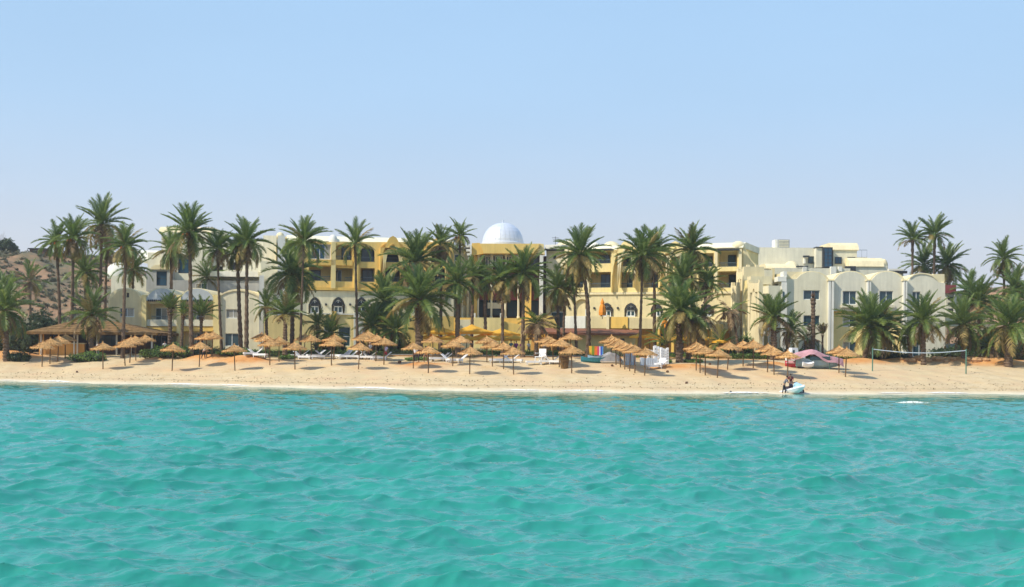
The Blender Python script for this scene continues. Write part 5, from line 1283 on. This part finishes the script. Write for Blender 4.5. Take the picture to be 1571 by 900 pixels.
stack(966, 559.5, 18, 20, 'pale stack of loungers stood on end behind the slanting row of parasols', 'bluegrey', 5)
stack(995, 560.5, 26, 12, 'low wide stack of pale loungers between two taller stacks', 'bluegrey', 7)
stack(1009, 558, 13, 28, 'tallest white stack of loungers stood on end beside the young palm', 'plastic', 3)
stack(1019, 558, 13, 25, 'white stack of loungers touching the tallest one on its right', 'plastic', 4)
stack(1000, 549, 14, 13, 'small white stack of loungers partly hidden behind the low wide one', 'plastic', 4)

# ------------------------------------------------------------------ terrace umbrellas
def umbrella(px, pyapex, wpx, Y, label, mt='canvas', foot=None, drop=8.5, group='yellow square umbrellas shading the hotel terrace'):
    a = P(px, pyapex, Y); z0 = gz(a.x, Y); w_ = wpx / 2 * Y / F; h = a.z - z0; d = drop * Y / F
    root = empty('terrace_umbrella', (a.x, Y, z0), random.Random(int(px)).uniform(-.15, .15), label, 'umbrella', group)
    mb = MB(); n_ = 8; zr = h - d
    rim = [(w_ * math.cos(R(22.5 + 45 * k)) * 1.08, w_ * math.sin(R(22.5 + 45 * k)) * 1.08) for k in range(8)]
    mb.rings([[(x, y, zr - .22) for x, y in rim], [(x, y, zr) for x, y in rim], [(x * .5, y * .5, zr + d * .42) for x, y in rim], [(x * .12, y * .12, h - .12) for x, y in rim]], cap=False)
    mb.rings([[(x * .16, y * .16, h - .14) for x, y in rim], [(x * .01, y * .01, h + .05) for x, y in rim]], cap=False)
    mb.build('canopy', M[mt], root)
    MB().tube([(0, 0, 0), (0, 0, h)], .045, 8).build('pole', M['pole'], root)
    r_ = MB()
    for x, y in rim: r_.tube([(0, 0, h - .25), (x * .97, y * .97, zr + .02)], .015, 3)
    r_.build('ribs', M['pole'], root)
    return root
UM = [(673, 501, 62, 153.6, 'leftmost yellow terrace umbrella right of the thick dark palm trunk'), (724, 499.5, 66, 153.6, 'widest yellow terrace umbrella, directly before the entrance balcony'), (770, 504.5, 52, 154, 'yellow terrace umbrella before the right of the entrance, half behind a trunk'),
 (694, 512.5, 44, 152, 'lower yellow umbrella between the leftmost and the widest ones'), (741, 512.5, 46, 152, 'lower yellow umbrella between the widest one and its right neighbour'), (789, 514, 42, 152, 'rightmost of the lower yellow umbrellas left of the beach bar'), (716, 514.5, 36, 150.8, 'small lower yellow umbrella just left of the middle entrance palm trunk'), (766, 515, 36, 150.8, 'small lower yellow umbrella just before the right of the entrance stair'), (660, 513, 34, 152, 'low yellow umbrella peeping out at the far left of the terrace'),
 (979, 513, 24, 150.5, 'yellow umbrella at the right end of the beach bar roof'), (997, 512, 30, 150, 'yellow umbrella left of the small young palm'), (1012, 515, 30, 149.5, 'orange yellow umbrella directly behind the small young palm'), (1036, 514, 34, 150, 'yellow umbrella behind the palm mound trunks'), (1055, 513, 30, 150.6, 'yellow umbrella between the leaning trunks of the palm mound'), (1079, 515, 32, 150, 'yellow umbrella right of the palm mound trunks'), (1104, 521, 22, 149, 'small low yellow umbrella at the right end of the terrace')]
for px, py, w_, Y, lb in UM: umbrella(px, py - 1.5, w_ * 1.08, Y, lb, 'orangecanvas' if px == 1012 else 'canvas', drop=w_ * .17)
# hanging cloths between posts at the bar
for px, w_, lb in ((812, 5, 'left yellow cloth hanging under the beach bar roof'), (819, 4, 'middle narrow yellow cloth hanging under the beach bar roof'), (833, 7, 'right yellow cloth hanging under the beach bar roof')):
    a = P(px, 516, 153.5); hw = w_ / 2 * 153.5 / F; hh = 4.2 * 153.5 / F; mb = MB(); fr = []
    mb.rings([[(x, .05 * math.sin(x * 9) , z), (x, .05 * math.sin(x * 9) + .02, z)] for z in (-hh, hh) for x in (0,)], cap=False, closed=False) if False else None
    xs_ = [-hw + 2 * hw * i / 6 for i in range(7)]
    mb.rings([[(x, .05 * math.sin(i * 1.7), z) for i, x in enumerate(xs_)] + [(x, .05 * math.sin(i * 1.7) + .03, z) for i, x in reversed(list(enumerate(xs_)))] for z in (-hh, 0, hh)])
    tag(mb.build('hanging_cloth', M['canvas'], None, a), lb, 'cloth')
# closed orange umbrella on the terrace above the bar
def closed_umbrella(px, ytop, ybot, Y, label):
    a = P(px, ybot, Y); h = P(px, ytop, Y).z - a.z; root = empty('closed_umbrella', a, 0, label, 'umbrella')
    mb = MB(); rings = []
    for z, r0 in ((.12, .42), (.3, .46), (.55, .36), (.72, .20), (.76, .26), (.92, .10), (1.0, .03)):
        rings.append([(r0 * (1 + .18 * (k % 2)) * math.cos(6.283 * k / 12), r0 * (1 + .18 * (k % 2)) * math.sin(6.283 * k / 12), z * h) for k in range(12)])
    mb.rings(rings).build('canopy', M['orangecanvas'], root); MB().tube([(0, 0, -.2), (0, 0, h * .3)], .05, 6).build('pole', M['pole'], root)
closed_umbrella(924, 457, 487, 166.5, 'closed orange umbrella standing on the terrace before an arched window')
closed_umbrella(1020, 484, 507, 157, 'closed ochre umbrella rising behind the small young palm')
def table(px, Y, label):
    a = P(px, 540, Y); z0 = gz(a.x, Y); root = empty('terrace_table', (a.x, Y, z0), 0, label, 'table', 'round tables on the hotel terrace')
    MB().lathe([(.5, 0), (.5, .04)], 16, (0, 0, .72)).build('top', M['plastic'], root); MB().lathe([(.22, 0), (.04, .05), (.04, .72)], 8).build('leg', M['pole'], root); return root
for i, px in enumerate((664, 684, 706, 735, 757, 781)): 
    table(px, 151 + (i % 2) * 1.2, 'white round terrace table under the ' + ('leftmost', 'leftmost lower', 'left part of the widest', 'right part of the widest', 'right hand lower', 'rightmost')[i] + ' yellow umbrella')
    for s_ in (-1, 1):
        a = P(px + s_ * 6, 540, 151.5); chair(a.x, (a.y, gz(a.x, a.y)), s_ * 1.5, 'white chair ' + ('left' if s_ < 0 else 'right') + ' of the table under the ' + ('leftmost', 'leftmost lower', 'left widest', 'right widest', 'right hand lower', 'rightmost')[i] + ' yellow umbrella', 1.0, 'white chairs around the terrace tables')

# ------------------------------------------------------------------ globe lamps
m, n, b = new_mat('white globe'); b.inputs['Base Color'].default_value = (.85, .84, .76, 1); b.inputs['Roughness'].default_value = .3; M['globe'] = m
def globe_lamp(px, pytop, Y, label):
    a = P(px, pytop, Y); z0 = gz(a.x, Y); h = a.z - z0; root = empty('globe_lamp', (a.x, Y, z0), 0, label, 'street lamp', 'white globe lamps before the portal')
    MB().tube([(0, 0, 0), (0, 0, h - .3)], .05, 8).build('post', M['plastic'], root)
    MB().lathe([(.05, -.28)] + [(.30 * math.cos(R(t)), .30 * math.sin(R(t))) for t in (-50, -20, 10, 40, 65, 86)], 14, (0, 0, h)).build('globe', M['globe'], root, smooth=True)
for px, py, lb in ((1171, 511, 'white globe lamp left of the stout glossy palm trunk'), (1203, 512, 'white globe lamp right of the stout glossy palm trunk'), (1179, 487, 'white globe lamp half hidden in the fronds of the stout glossy palm')): globe_lamp(px, py, 148.5 if py > 500 else 151, lb)
mp_ = P(711, 372, 170); mb = MB().tube([(0, 0, -1.5), (0, 0, 2.6)], .06, 6).tube([(-.5, 0, 1.2), (.5, 0, 1.2)], .04, 4); tag(mb.build('antenna_mast', M['dframe'], None, mp_), 'thin antenna mast rising beside the small crowned palm left of the dome', 'antenna')
mp_ = P(1149 - 5, 376, 180); mp_ = P(852, 376, 184); mb = MB().tube([(0, 0, -.6), (0, 0, 1.3)], .04, 5).tube([(-.5, 0, 1.1), (.5, 0, 1.1)], .03, 4).tube([(-.4, 0, .8), (.4, 0, .8)], .03, 4); tag(mb.build('television_aerial', M['dframe'], None, mp_), 'thin television aerial on the roof right of the silver dome', 'antenna')

# ------------------------------------------------------------------ volleyball net
pa, pb = on_ground(1338.5, 569), on_ground(1482, 573.5)
zt = P(1338.5, 533, pa.y).z; zt2 = P(1482, 535, pb.y).z
vn = empty('volleyball_net', ((pa.x + pb.x) / 2, (pa.y + pb.y) / 2, pa.z), math.atan2(pb.y - pa.y, pb.x - pa.x), 'volleyball net with green posts and a sagging white band across the right of the beach', 'volleyball net')
Lh = math.hypot(pb.x - pa.x, pb.y - pa.y) / 2
for s_, zz_, zg in ((-1, zt, pa.z), (1, zt2, pb.z)): MB().tube([(s_ * Lh, 0, zg - pa.z - .3), (s_ * Lh, 0, zz_ - pa.z)], .07, 8).build('post', M['metalpole'], vn)
def sag(t): return (zt - pa.z) * (1 - t) + (zt2 - pa.z) * t - .12 - .34 * math.sin(math.pi * t)
mb = MB(); mb.rings([[(-Lh + 2 * Lh * t, -.02, sag(t) - .085), (-Lh + 2 * Lh * t, .02, sag(t) - .085), (-Lh + 2 * Lh * t, .02, sag(t)), (-Lh + 2 * Lh * t, -.02, sag(t))] for t in [i / 24 for i in range(25)]]); mb.build('top_band', M['bluegrey'], vn)

# ------------------------------------------------------------------ covered boat, kayaks, banner
M['pink'] = mat('faded pink tarpaulin', (.52, .28, .30), .8, .25, 1.5, .5, 6); M['bluehull'] = mat('blue grey hull', (.30, .42, .50), .45, .2, 1); M['redhull'] = mat('red plastic hull', (.55, .05, .07), .4, .12)
M['teal'] = mat('teal plastic', (.04, .22, .27), .4, .2); M['greytarp'] = mat('grey tarpaulin', (.30, .31, .33), .7, .3, 2, .5, 6)
def hull(L, B_, Hh, mt, name, parent, loc=(0, 0, 0), rot=(0, 0, 0), bow=.5, n_=11):
    mb = MB(); rings = []
    for i in range(n_):
        t = i / (n_ - 1); x = -L / 2 + L * t; wv = B_ / 2 * (math.sin(math.pi * min(.98, max(.02, t * .92 + .04))) ** bow); sheer = Hh * (1 + .35 * (2 * t - 1) ** 2)
        keel = .25 * Hh * abs(2 * t - 1) ** 2
        rings.append([(x, -wv, sheer), (x, -wv * .8, Hh * .35 + keel), (x, -wv * .25, keel), (x, wv * .25, keel), (x, wv * .8, Hh * .35 + keel), (x, wv, sheer), (x, wv * .85, sheer - .06), (x, -wv * .85, sheer - .06)])
    return mb.rings(rings).build(name, M[mt], parent, loc, rot)
p = on_ground(1251, 565); bo = empty('covered_boat', p, .05, 'large blue grey boat under a faded pink tarpaulin drawn up before the right apartments', 'boat')
hull(4.6, 1.9, .95, 'bluehull', 'hull', bo, (.1, 0, 0))
mb = MB(); rings = []
for i in range(13):
    t = i / 12; x = -2.9 + 5.8 * t; h_ = 1.25 + .80 * math.exp(-((t - .38) / .30) ** 2) - .35 * max(0, t - .6) + .05 * math.sin(t * 17); wv = 1.15 * (1 - .35 * abs(2 * t - 1) ** 3)
    lo = h_ - (.50 + .14 * math.sin(t * 13) + .35 * t)
    rings.append([(x, -wv, lo), (x, -wv * .75, h_ * .9), (x, -wv * .3, h_), (x, wv * .3, h_), (x, wv * .75, h_ * .92), (x, wv, lo), (x, wv * .9, lo + .02), (x, 0, h_ - .08), (x, -wv * .9, lo + .02)])
mb.rings(rings).build('tarpaulin', M['pink'], bo)
for x in (-2.3, -.6, 1.3): MB().tube([(x, -.9, 0), (x, -.85, 1.5)], .04, 5).build('support_pole', M['metalpole'], bo)
MB().box(-.9, 1.3, -1.02, -.98, .9, 1.3).build('side_window', M['glass'], bo); hull(1.4, .5, .5, 'plastic', 'fender', bo, (-1.2, -1.1, .1), (.3, 0, .3))
p = on_ground(1223, 563.5); rb = empty('red_dinghy', p, -.1, 'red and pink inflatable dinghy lying left of the covered boat', 'dinghy')
hull(2.6, 1.0, .55, 'redhull', 'hull', rb); 
mb = MB(); mb.tube([(-1.25, 0, .5), (-.9, -.42, .52), (.6, -.46, .56), (1.25, 0, .72)], [.12, .16, .16, .1], 8); mb.tube([(-1.25, 0, .5), (-.9, .42, .52), (.6, .46, .56), (1.25, 0, .72)], [.12, .16, .16, .1], 8); mb.build('inflated_tube', M['pink'], rb, smooth=True)
MB().box(-.3, .5, -.3, .3, .45, .55).build('bench', M['plastic'], rb)
p = on_ground(1220, 557); wb = empty('white_tender', (p.x, p.y, p.z), .3, 'white cabin boat propped upright behind the red dinghy', 'boat'); hull(2.4, 1.1, .9, 'plastic', 'hull', wb); MB().slab([(-.8, .8), (.3, .8), (.1, 1.75), (-.6, 1.75)], [[(-.6, 1.0), (-.2, 1.0), (-.25, 1.5), (-.5, 1.5)]], -.35, .35).build('cabin', M['plastic'], wb); MB().box(-.58, -.22, -.3, -.28, 1.02, 1.5).build('windscreen', M['glass'], wb)
p = on_ground(912, 556.5); kb = empty('kayak_pile', p, .0, 'dark teal kayak lying on the sand under the coloured banner', 'kayak'); hull(3.0, .9, .55, 'teal', 'hull', kb, bow=.8); 
mb = MB(); mb.tube([(-.9, 0, .5), (-.5, -.3, .62), (.5, -.3, .62), (.9, 0, .5)], .07, 6); mb.tube([(-.9, 0, .5), (-.5, .3, .62), (.5, .3, .62), (.9, 0, .5)], .07, 6); mb.build('cockpit_rim', M['bluehull'], kb)
hull(1.7, .75, .35, 'bluehull', 'deck_cover', kb, (.1, 0, .42), bow=.9)
kb.name = 'kayak'
p = on_ground(936, 556.5); kc = empty('covered_pedal_boat', p, .1, 'small grey covered pedal boat with white floats right of the teal kayak', 'pedal boat'); 
mb = MB(); rings = []
for i in range(9):
    t = i / 8; x = -1.2 + 2.4 * t; h_ = .45 + .75 * math.sin(math.pi * (.08 + .84 * t)) + .05 * math.sin(i * 2.2); rings.append([(x, -.75, .2), (x, -.55, h_ * .8), (x, 0, h_), (x, .55, h_ * .8), (x, .75, .2)])
mb.rings(rings).build('tarpaulin', M['greytarp'], kc)
for s_ in (-.5, .5): MB().tube([(-1.3, s_, .2), (-1.0, s_, .2), (1.1, s_, .2), (1.35, s_, .3)], [.08, .2, .2, .06], 8).build('float', M['plastic'], kc, smooth=True)
# coloured banner: windsurf style cloth panels stretched between two posts
pa = on_ground(904, 551); bn = empty('banner', (pa.x, pa.y + .8, pa.z), 0, 'bright banner of yellow, orange, magenta, white and blue panels on posts before the beach bar', 'banner')
zb_, zt_ = P(904, 543.5, pa.y + .8).z - pa.z, P(904, 530.5, pa.y + .8).z - pa.z
cols_ = [('yellow', (.85, .50, .05), 4.5), ('green', (.22, .30, .03), 4.0), ('orange', (.85, .20, .03), 4.5), ('magenta', (.70, .06, .18), 2.6), ('white', (.80, .80, .82), 2.0), ('blue', (.06, .12, .60), 2.6), ('lightblue', (.10, .35, .65), 1.8)]
x = 0; k_ = (pa.y + .8) / F
for nm, c_, w_ in cols_:
    mt = mat('banner ' + nm, c_, .7, .08); mb = MB(); x1 = x + w_ * k_
    mb.rings([[(x, .04 * math.sin(x * 3 + z * 2), z), (x1, .04 * math.sin(x1 * 3 + z * 2), z), (x1, .04 * math.sin(x1 * 3 + z * 2) + .02, z), (x, .04 * math.sin(x * 3 + z * 2) + .02, z)] for z in (zb_ - .08 * x, (zb_ + zt_) / 2, zt_ - .03 * x)])
    mb.build('cloth_panel', mt, bn); x = x1 + .002
for xx in (-.06, x + .06): MB().tube([(xx, .02, 0), (xx, .02, zt_ + .15)], .04, 6).build('post', M['pole'], bn)
for k in range(6): MB().box(1.0 + .16 * math.cos(k) - .05, 1.0 + .16 * math.cos(k) + .05, -.06, -.045, (zb_ + zt_) / 2 + .16 * math.sin(k) - .05, (zb_ + zt_) / 2 + .16 * math.sin(k) + .05).build('emblem_patch', M['hedge'], bn) if False else None

# ------------------------------------------------------------------ people
def skinmesh(name, verts, edges, radii, mt, parent, sub=1):
    me = bpy.data.meshes.new(name); me.from_pydata(verts, edges, []); me.materials.append(mt)
    o = link_mesh(name, me, parent); md = o.modifiers.new('Skin', 'SKIN'); md.use_smooth_shade = True
    sv_ = me.skin_vertices[0].data
    for i, r_ in enumerate(radii):
        sv_[i].radius = (r_, r_) if not hasattr(r_, '__len__') else r_
    sv_[0].use_root = True
    if sub: s_ = o.modifiers.new('Subsurf', 'SUBSURF'); s_.levels = sub; s_.render_levels = sub
    return o
SKIN = mat('tanned skin', (.36, .19, .12), .6, .08); HAIR = mat('dark hair', (.025, .018, .014), .7, .2)
def person(p, rz, label, shirt, trousers, lean=0.0, stride=.18, arms=((.15, .0), (-.1, .1)), shorts=False, bare=False, hair=HAIR, bend=0.0, hat=None):
    """a standing or bending figure facing -y; arms: (forward reach, outward) for each side"""
    root = empty('person', p, rz, label, 'person')
    cb, sb_ = math.cos(bend), math.sin(bend)
    def up(x, y, z):          # upper body turned about the hip
        dz, dy = z - .95, y; return (x, -(dz * sb_) + dy * cb, .95 + dz * cb + dy * sb_ * -1 * -1)
    V, E, Rr = [], [], []
    def add(v, r_, pr=None):
        V.append(v); Rr.append(r_); 
        if pr is not None: E.append((pr, len(V) - 1))
        return len(V) - 1
    hip = add((0, 0, .95), (.155, .11)); waist = add(up(0, 0, 1.10), (.135, .10), hip); chest = add(up(0, .0, 1.32), (.165, .115), waist); neck = add(up(0, 0, 1.50), .055, chest)
    add(up(0, -.01, 1.57), .052, neck); hd = len(V) - 1; h2_ = add(up(0, -.02, 1.64), (.075, .088), hd); h3 = add(up(0, -.015, 1.73), (.070, .082), h2_)
    nose = add(up(0, -.115, 1.645), .012, h2_)
    arms_pts = []
    for s_, (fw, ow) in zip((-1, 1), arms):
        sh = add(up(s_ * .185, 0, 1.43), .058, chest)
        el_ = up(s_ * (.22 + ow * .6), -fw * .45, 1.16 + fw * .12); e_ = add(el_, .040, sh)
        wr_ = (el_[0] + s_ * ow * .3 - s_ * fw * .10, el_[1] - .05 - fw * .38, el_[2] - .24 + fw * .30); w2 = add(wr_, .027, e_)
        dirn = (Vector(wr_) - Vector(el_)).normalized(); palm_ = Vector(wr_) + dirn * .07; pm = add(tuple(palm_), (.036, .018), w2); arms_pts.append((up(s_ * .185, 0, 1.43), el_, wr_))
        side_ = dirn.cross(Vector((s_, 0, 0))).normalized()
        for q_, (off, l) in enumerate(((-.030, .065), (-.010, .078), (.010, .074), (.030, .056))):
            b0 = palm_ + side_ * off + dirn * .03; b1 = b0 + dirn * l * .5; b2_ = b1 + (dirn + Vector((-s_ * .5, 0, 0))).normalized() * l * .5
            i1 = add(tuple(b0), .010, pm); i2 = add(tuple(b1), .009, i1); add(tuple(b2_), .008, i2)
        t1 = Vector(wr_) + dirn * .03 - side_ * .035; i1 = add(tuple(t1), .011, w2); add(tuple(t1 + (dirn * .6 - side_).normalized() * .05), .010, i1)
    legs = []
    for s_ in (-1, 1):
        f = s_ * stride; lh = (s_ * .09, 0, .88); i1 = add(lh, .088, hip); kn = (s_ * .10, -f * .55 - .02, .49); i2 = add(kn, .058, i1); an = (s_ * .10, -f + .02, .08); i3 = add(an, .038, i2)
        hl = add((s_ * .10, -f + .05, .035), .036, i3); add((s_ * .11, -f - .15, .028), (.045, .026), i3); legs.append((lh, kn, an))
    body = skinmesh('body', V, E, Rr, SKIN, root)
    if shirt is not None:
        v = [up(0, 0, .98), up(0, 0, 1.12), up(0, 0, 1.33), up(0, 0, 1.46)]; e = [(0, 1), (1, 2), (2, 3)]; r_ = [(.175, .13), (.155, .12), (.185, .135), (.09, .08)]
        for a0, a1, a2 in arms_pts:
            i = len(v); mid_ = tuple(Vector(a0).lerp(Vector(a1), .75)); v += [a0, mid_]; e += [(2, i), (i, i + 1)]; r_ += [.075, .062]
        skinmesh('shirt', v, e, r_, shirt, root)
    if trousers is not None:
        v = [(0, 0, 1.0), (0, 0, .93)]; e = [(0, 1)]; r_ = [(.165, .125), (.17, .13)]
        for a0, a1, a2 in legs:
            i = len(v); end = tuple(Vector(a1).lerp(Vector(a0), .15)) if shorts else tuple(Vector(a2) + Vector((0, 0, .05)))
            if shorts: v += [a0, end]; e += [(1, i), (i, i + 1)]; r_ += [.105, .085]
            else: v += [a0, a1, end]; e += [(1, i), (i, i + 1), (i + 1, i + 2)]; r_ += [.105, .075, .06]
        skinmesh('shorts' if shorts else 'trousers', v, e, r_, trousers, root)
    c_ = Vector(up(0, .012, 1.705)); mb = MB()
    mb.rings([[(c_.x + .092 * math.cos(6.283 * k / 12) * math.cos(a), c_.y + .105 * math.sin(6.283 * k / 12) * math.cos(a) + .01, c_.z + .10 * math.sin(a)) for k in range(12)] for a in (-.25, .1, .5, .9, 1.25, 1.5)]); mb.build('hair' if not hat else 'cap', hat or hair, root, smooth=True)
    for s_ in (-1, 1):
        q_ = Vector(up(s_ * .032, -.098, 1.675)); MB().box(q_.x - .01, q_.x + .01, q_.y - .008, q_.y + .004, q_.z - .006, q_.z + .006).build('eye', HAIR, root)
        q_ = Vector(up(s_ * .086, .0, 1.655)); MB().box(q_.x - .01, q_.x + .01, q_.y - .018, q_.y + .018, q_.z - .03, q_.z + .03).build('ear', SKIN, root)
    q_ = Vector(up(0, -.104, 1.602)); MB().box(q_.x - .024, q_.x + .024, q_.y - .004, q_.y + .004, q_.z - .005, q_.z + .005).build('mouth', M['redhull'], root)
    return root
cl = lambda n_, c_: mat('cloth ' + n_, c_, .85, .12, 6)
CW, CB, CG, CR_, CP, CN = cl('white', (.78, .78, .77)), cl('black', (.03, .03, .035)), cl('grey', (.20, .20, .23)), cl('red', (.50, .04, .05)), cl('purple', (.28, .04, .30)), cl('navy', (.05, .06, .14))
# by the water: two people at a jet ski
jx = on_ground(1215, 603.5); jp = P(1215, 604, 4 * F / (604 - 538.9)); jy = jp.y - .3
pz = max(gz(P(1203, 600, jy).x, jy), -.35) - .12
person((P(1202.5, 600, jy).x, jy - .1, pz), 1.15, 'person in grey shirt and dark trousers wading and leaning to hold the jet ski', CG, CB, stride=.12, arms=((.75, .05), (.65, .05)), bend=.40)
person((P(1216.5, 600, jy).x, jy + .9, pz + .25), -.3, 'person in dark red top with a pink scarf bending behind the jet ski', cl('dark red', (.14, .015, .03)), CN, stride=.1, arms=((.6, .05), (.5, .05)), bend=.55)
js = empty('jet_ski', (P(1219, 600, jy).x, jy, -.05), -.95, 'white and pale blue jet ski afloat at the waterline beside two people', 'jet ski')
js.scale = (1.15,) * 3; js.rotation_euler = (0.05, -.16, -.95)
mb = MB(); rings = []
for i in range(12):
    t = i / 11; x = -1.3 + 2.5 * t; wv = .48 * (1 - max(0, (t - .55) / .45) ** 2.2) + .03; dk = .42 + .18 * t; kl = .12 + .42 * max(0, (t - .6) / .4) ** 2
    rings.append([(x, -wv, dk), (x, -wv * 1.03, dk - .1), (x, -wv * .75, kl + .08), (x, 0, kl - .08), (x, wv * .75, kl + .08), (x, wv * 1.03, dk - .1), (x, wv, dk), (x, wv * .4, dk + .06), (x, -wv * .4, dk + .06)])
mb.rings(rings).build('hull', M['plastic'], js, smooth=False)
mb = MB(); rings = []
for t, w_, h_ in ((.0, .12, .50), (.15, .24, .86), (.3, .27, .98), (.55, .26, .86), (.8, .22, .72), (1.0, .05, .62)):
    x = .05 + 1.05 * t; rings.append([(x, -w_ * 1.3, .5), (x, -w_, h_ - .08), (x, 0, h_), (x, w_, h_ - .08), (x, w_ * 1.3, .5)])
mb.rings(rings).build('bonnet', mat('pale blue gelcoat', (.36, .55, .66), .3, .06), js)
MB().rings([[(x, -.17, .5), (x, -.15, h_), (x, .15, h_), (x, .17, .5)] for x, h_ in ((-1.0, .62), (-.9, .78), (-.5, .74), (-.15, .80), (.02, .72))]).build('seat', cl('vinyl', (.04, .03, .04)), js)
MB().tube([(.12, -.38, 1.02), (.18, -.12, .98), (.18, .12, .98), (.12, .38, 1.02)], .03, 6).build('handlebar', M['dframe'], js)
MB().tube([(.14, 0, .85), (.18, 0, 1.0)], .05, 6).build('steering_column', M['dframe'], js)
for s_ in (-.5, .5): MB().box(.1, .22, s_ * 1.1 - .05, s_ * 1.1 + .05, .78, .9).build('mirror', M['dframe'], js)
MB().box(-1.28, -1.2, -.2, .2, .2, .38).build('boarding_step', M['dframe'], js)
# trolley wheel standing just right of the jet ski
wz = empty('trolley_wheel', (P(1230.5, 602, jy).x, jy + .3, .0), .2, 'small black trolley wheel standing in the shallows right of the jet ski', 'wheel')
MB().rings([[(.26 * math.cos(6.283 * k / 16), y, .24 + .26 * math.sin(6.283 * k / 16)) for k in range(16)] for y in (-.1, .1)]).build('tyre', M['dframe'], wz); MB().rings([[(.11 * math.cos(6.283 * k / 12), y, .24 + .11 * math.sin(6.283 * k / 12)) for k in range(12)] for y in (-.115, .115)]).build('rim', M['greyshade'], wz)
# on the beach and in the garden
def pers(px, py, rz, label, **k): return person(on_ground(px, py), rz, label, k.pop('shirt'), k.pop('trousers'), **k)
pers(150.5, 546.5, 0, 'person in a white shirt standing at the dark bar of the thatched restaurant', shirt=CW, trousers=CN)
pers(252.5, 545, .4, 'person in white clothes standing by the bush below the left vault bay', shirt=CW, trousers=CW)
pers(312, 551, 1.2, 'person in white bending among the bushes under the two young palms', shirt=CW, trousers=CB, bend=.6, arms=((.5, 0), (.5, 0)))
pers(565, 551.5, -1.2, 'person in very dark clothes walking before the hedge end', shirt=CB, trousers=CB, stride=.25)
pers(567.5, 548.5, .6, 'person in a white hat and white shirt behind the darkly dressed walker', shirt=CW, trousers=CB, hat=CW)
pers(591.5, 552, .3, 'person in a pale top and red shorts walking under a straw parasol', shirt=cl('lilac', (.60, .58, .80)), trousers=CR_, shorts=True, stride=.22)
pers(637, 556, 0, 'person in a white shirt seen behind the leafy plant, left one', shirt=CW, trousers=CB)
pers(653, 556, .8, 'person in a white top seen behind the leafy plant, right one', shirt=CW, trousers=cl('brown', (.18, .10, .06)))
pers(642, 555, -.5, 'person in black standing between two others in white behind the leafy plant', shirt=CB, trousers=CB)
def pterr(px, Y, rz, label, **k):
    a = P(px, 540, Y); return person((a.x, Y, gz(a.x, Y) + .5 * 0), rz, label, k.pop('shirt'), k.pop('trousers'), **k)
pterr(792, 149.5, .3, 'person in a bright purple robe on the terrace right of the yellow umbrellas', shirt=CP, trousers=CP)
pterr(800, 149.5, -.4, 'person in magenta standing beside the one in the purple robe', shirt=cl('magenta', (.50, .05, .20)), trousers=CP)
pterr(784, 150, 0, 'person in teal on the terrace left of the one in the purple robe', shirt=cl('teal', (.05, .22, .25)), trousers=CW)
pterr(811, 150, .7, 'person in a white shirt by the beach bar posts', shirt=CW, trousers=CN)
pterr(833, 149.5, 1.2, 'person in white bending over by the right yellow cloth of the bar', shirt=CW, trousers=CW, bend=.7, arms=((.5, 0), (.5, 0)))
pterr(690, 149.6, 0, 'person in dark red on the terrace between the lower yellow umbrellas', shirt=CR_, trousers=CB)
pterr(723, 149.6, 1.0, 'person in brown on the terrace under the widest yellow umbrella', shirt=cl('tan', (.30, .18, .10)), trousers=CB)
# swimmer's head far left of the jet ski, in the shallows
p_ = P(1121, 602, 4 * F / (603.5 - 538)); hs = MB(); blob(hs, (0, 0, .12), .11, .12, .15, random.Random(3), 10, 8); sw = tag(hs.build('buoy', M['dframe'], None, (p_.x, p_.y, 0)), 'small dark buoy at the waterline left of the jet ski', 'buoy')
# small things lying on the sand
for px, py, s_, lb in ((613, 557.5, .22, 'small round ochre clay pot on the sand left of the leafy plant'), (939, 562, .16, 'small dark stone on the sand beneath the slanting parasol row'), (1024, 571.5, .16, 'small brown stone on the sand mound foot'), (1089, 559.5, .16, 'small dark stone right of the palm mound'), (1053, 588.5, .14, 'small stone on the open sand near the water, right of centre'), (118, 571.5, .14, 'small stone on the open sand near the water at the left')):
    r = random.Random(int(px)); p_ = on_ground(px, py); mb = MB(); blob(mb, (0, 0, s_ * .6), s_, s_, s_ * .9, r, 9, 6)
    tag(mb.build('pot' if s_ > .2 else 'stone', M['boots'] if s_ > .2 else M['brownwood'], None, p_), lb, 'pot' if s_ > .2 else 'stone')
# litter, shells and dry weed on the sand
mb = MB(); rr_ = random.Random(33)
for _ in range(2600):
    x = rr_.uniform(-75, 70); t = rr_.choice((rr_.gauss(3.2, .5), rr_.uniform(1, 26), rr_.gauss(6, .6))); 
    if t < .8: continue
    y = float(shore(x)) + t; z = gz(x, y); s_ = rr_.uniform(.03, .10); a = rr_.uniform(0, 3.1)
    mb.tri((x - s_ * math.cos(a), y - s_ * math.sin(a), z + .01), (x + s_ * math.cos(a), y + s_ * math.sin(a), z + .01), (x, y, z + s_ * .9))
tag(mb.build('beach_litter', mat('dry sea weed and twigs', (.16, .11, .06), .9, .3)), kind='stuff')

# ------------------------------------------------------------------ thin added haze over the whole bay, put in to soften contrast and lift shadows
hz_m = bpy.data.materials.new('thin added haze'); hz_m.use_nodes = True; hn_ = hz_m.node_tree; hn_.nodes.clear()
ho = hn_.nodes.new('ShaderNodeOutputMaterial'); hv = hn_.nodes.new('ShaderNodeVolumePrincipled')
hv.inputs['Color'].default_value = (.93, .95, 1, 1); hv.inputs['Density'].default_value = .00026; hv.inputs['Anisotropy'].default_value = .2
hn_.links.new(hv.outputs[0], ho.inputs['Volume'])
tag(MB().box(-1600, 1600, -600, 3100, -9.5, 62).build('haze', hz_m), kind='stuff')
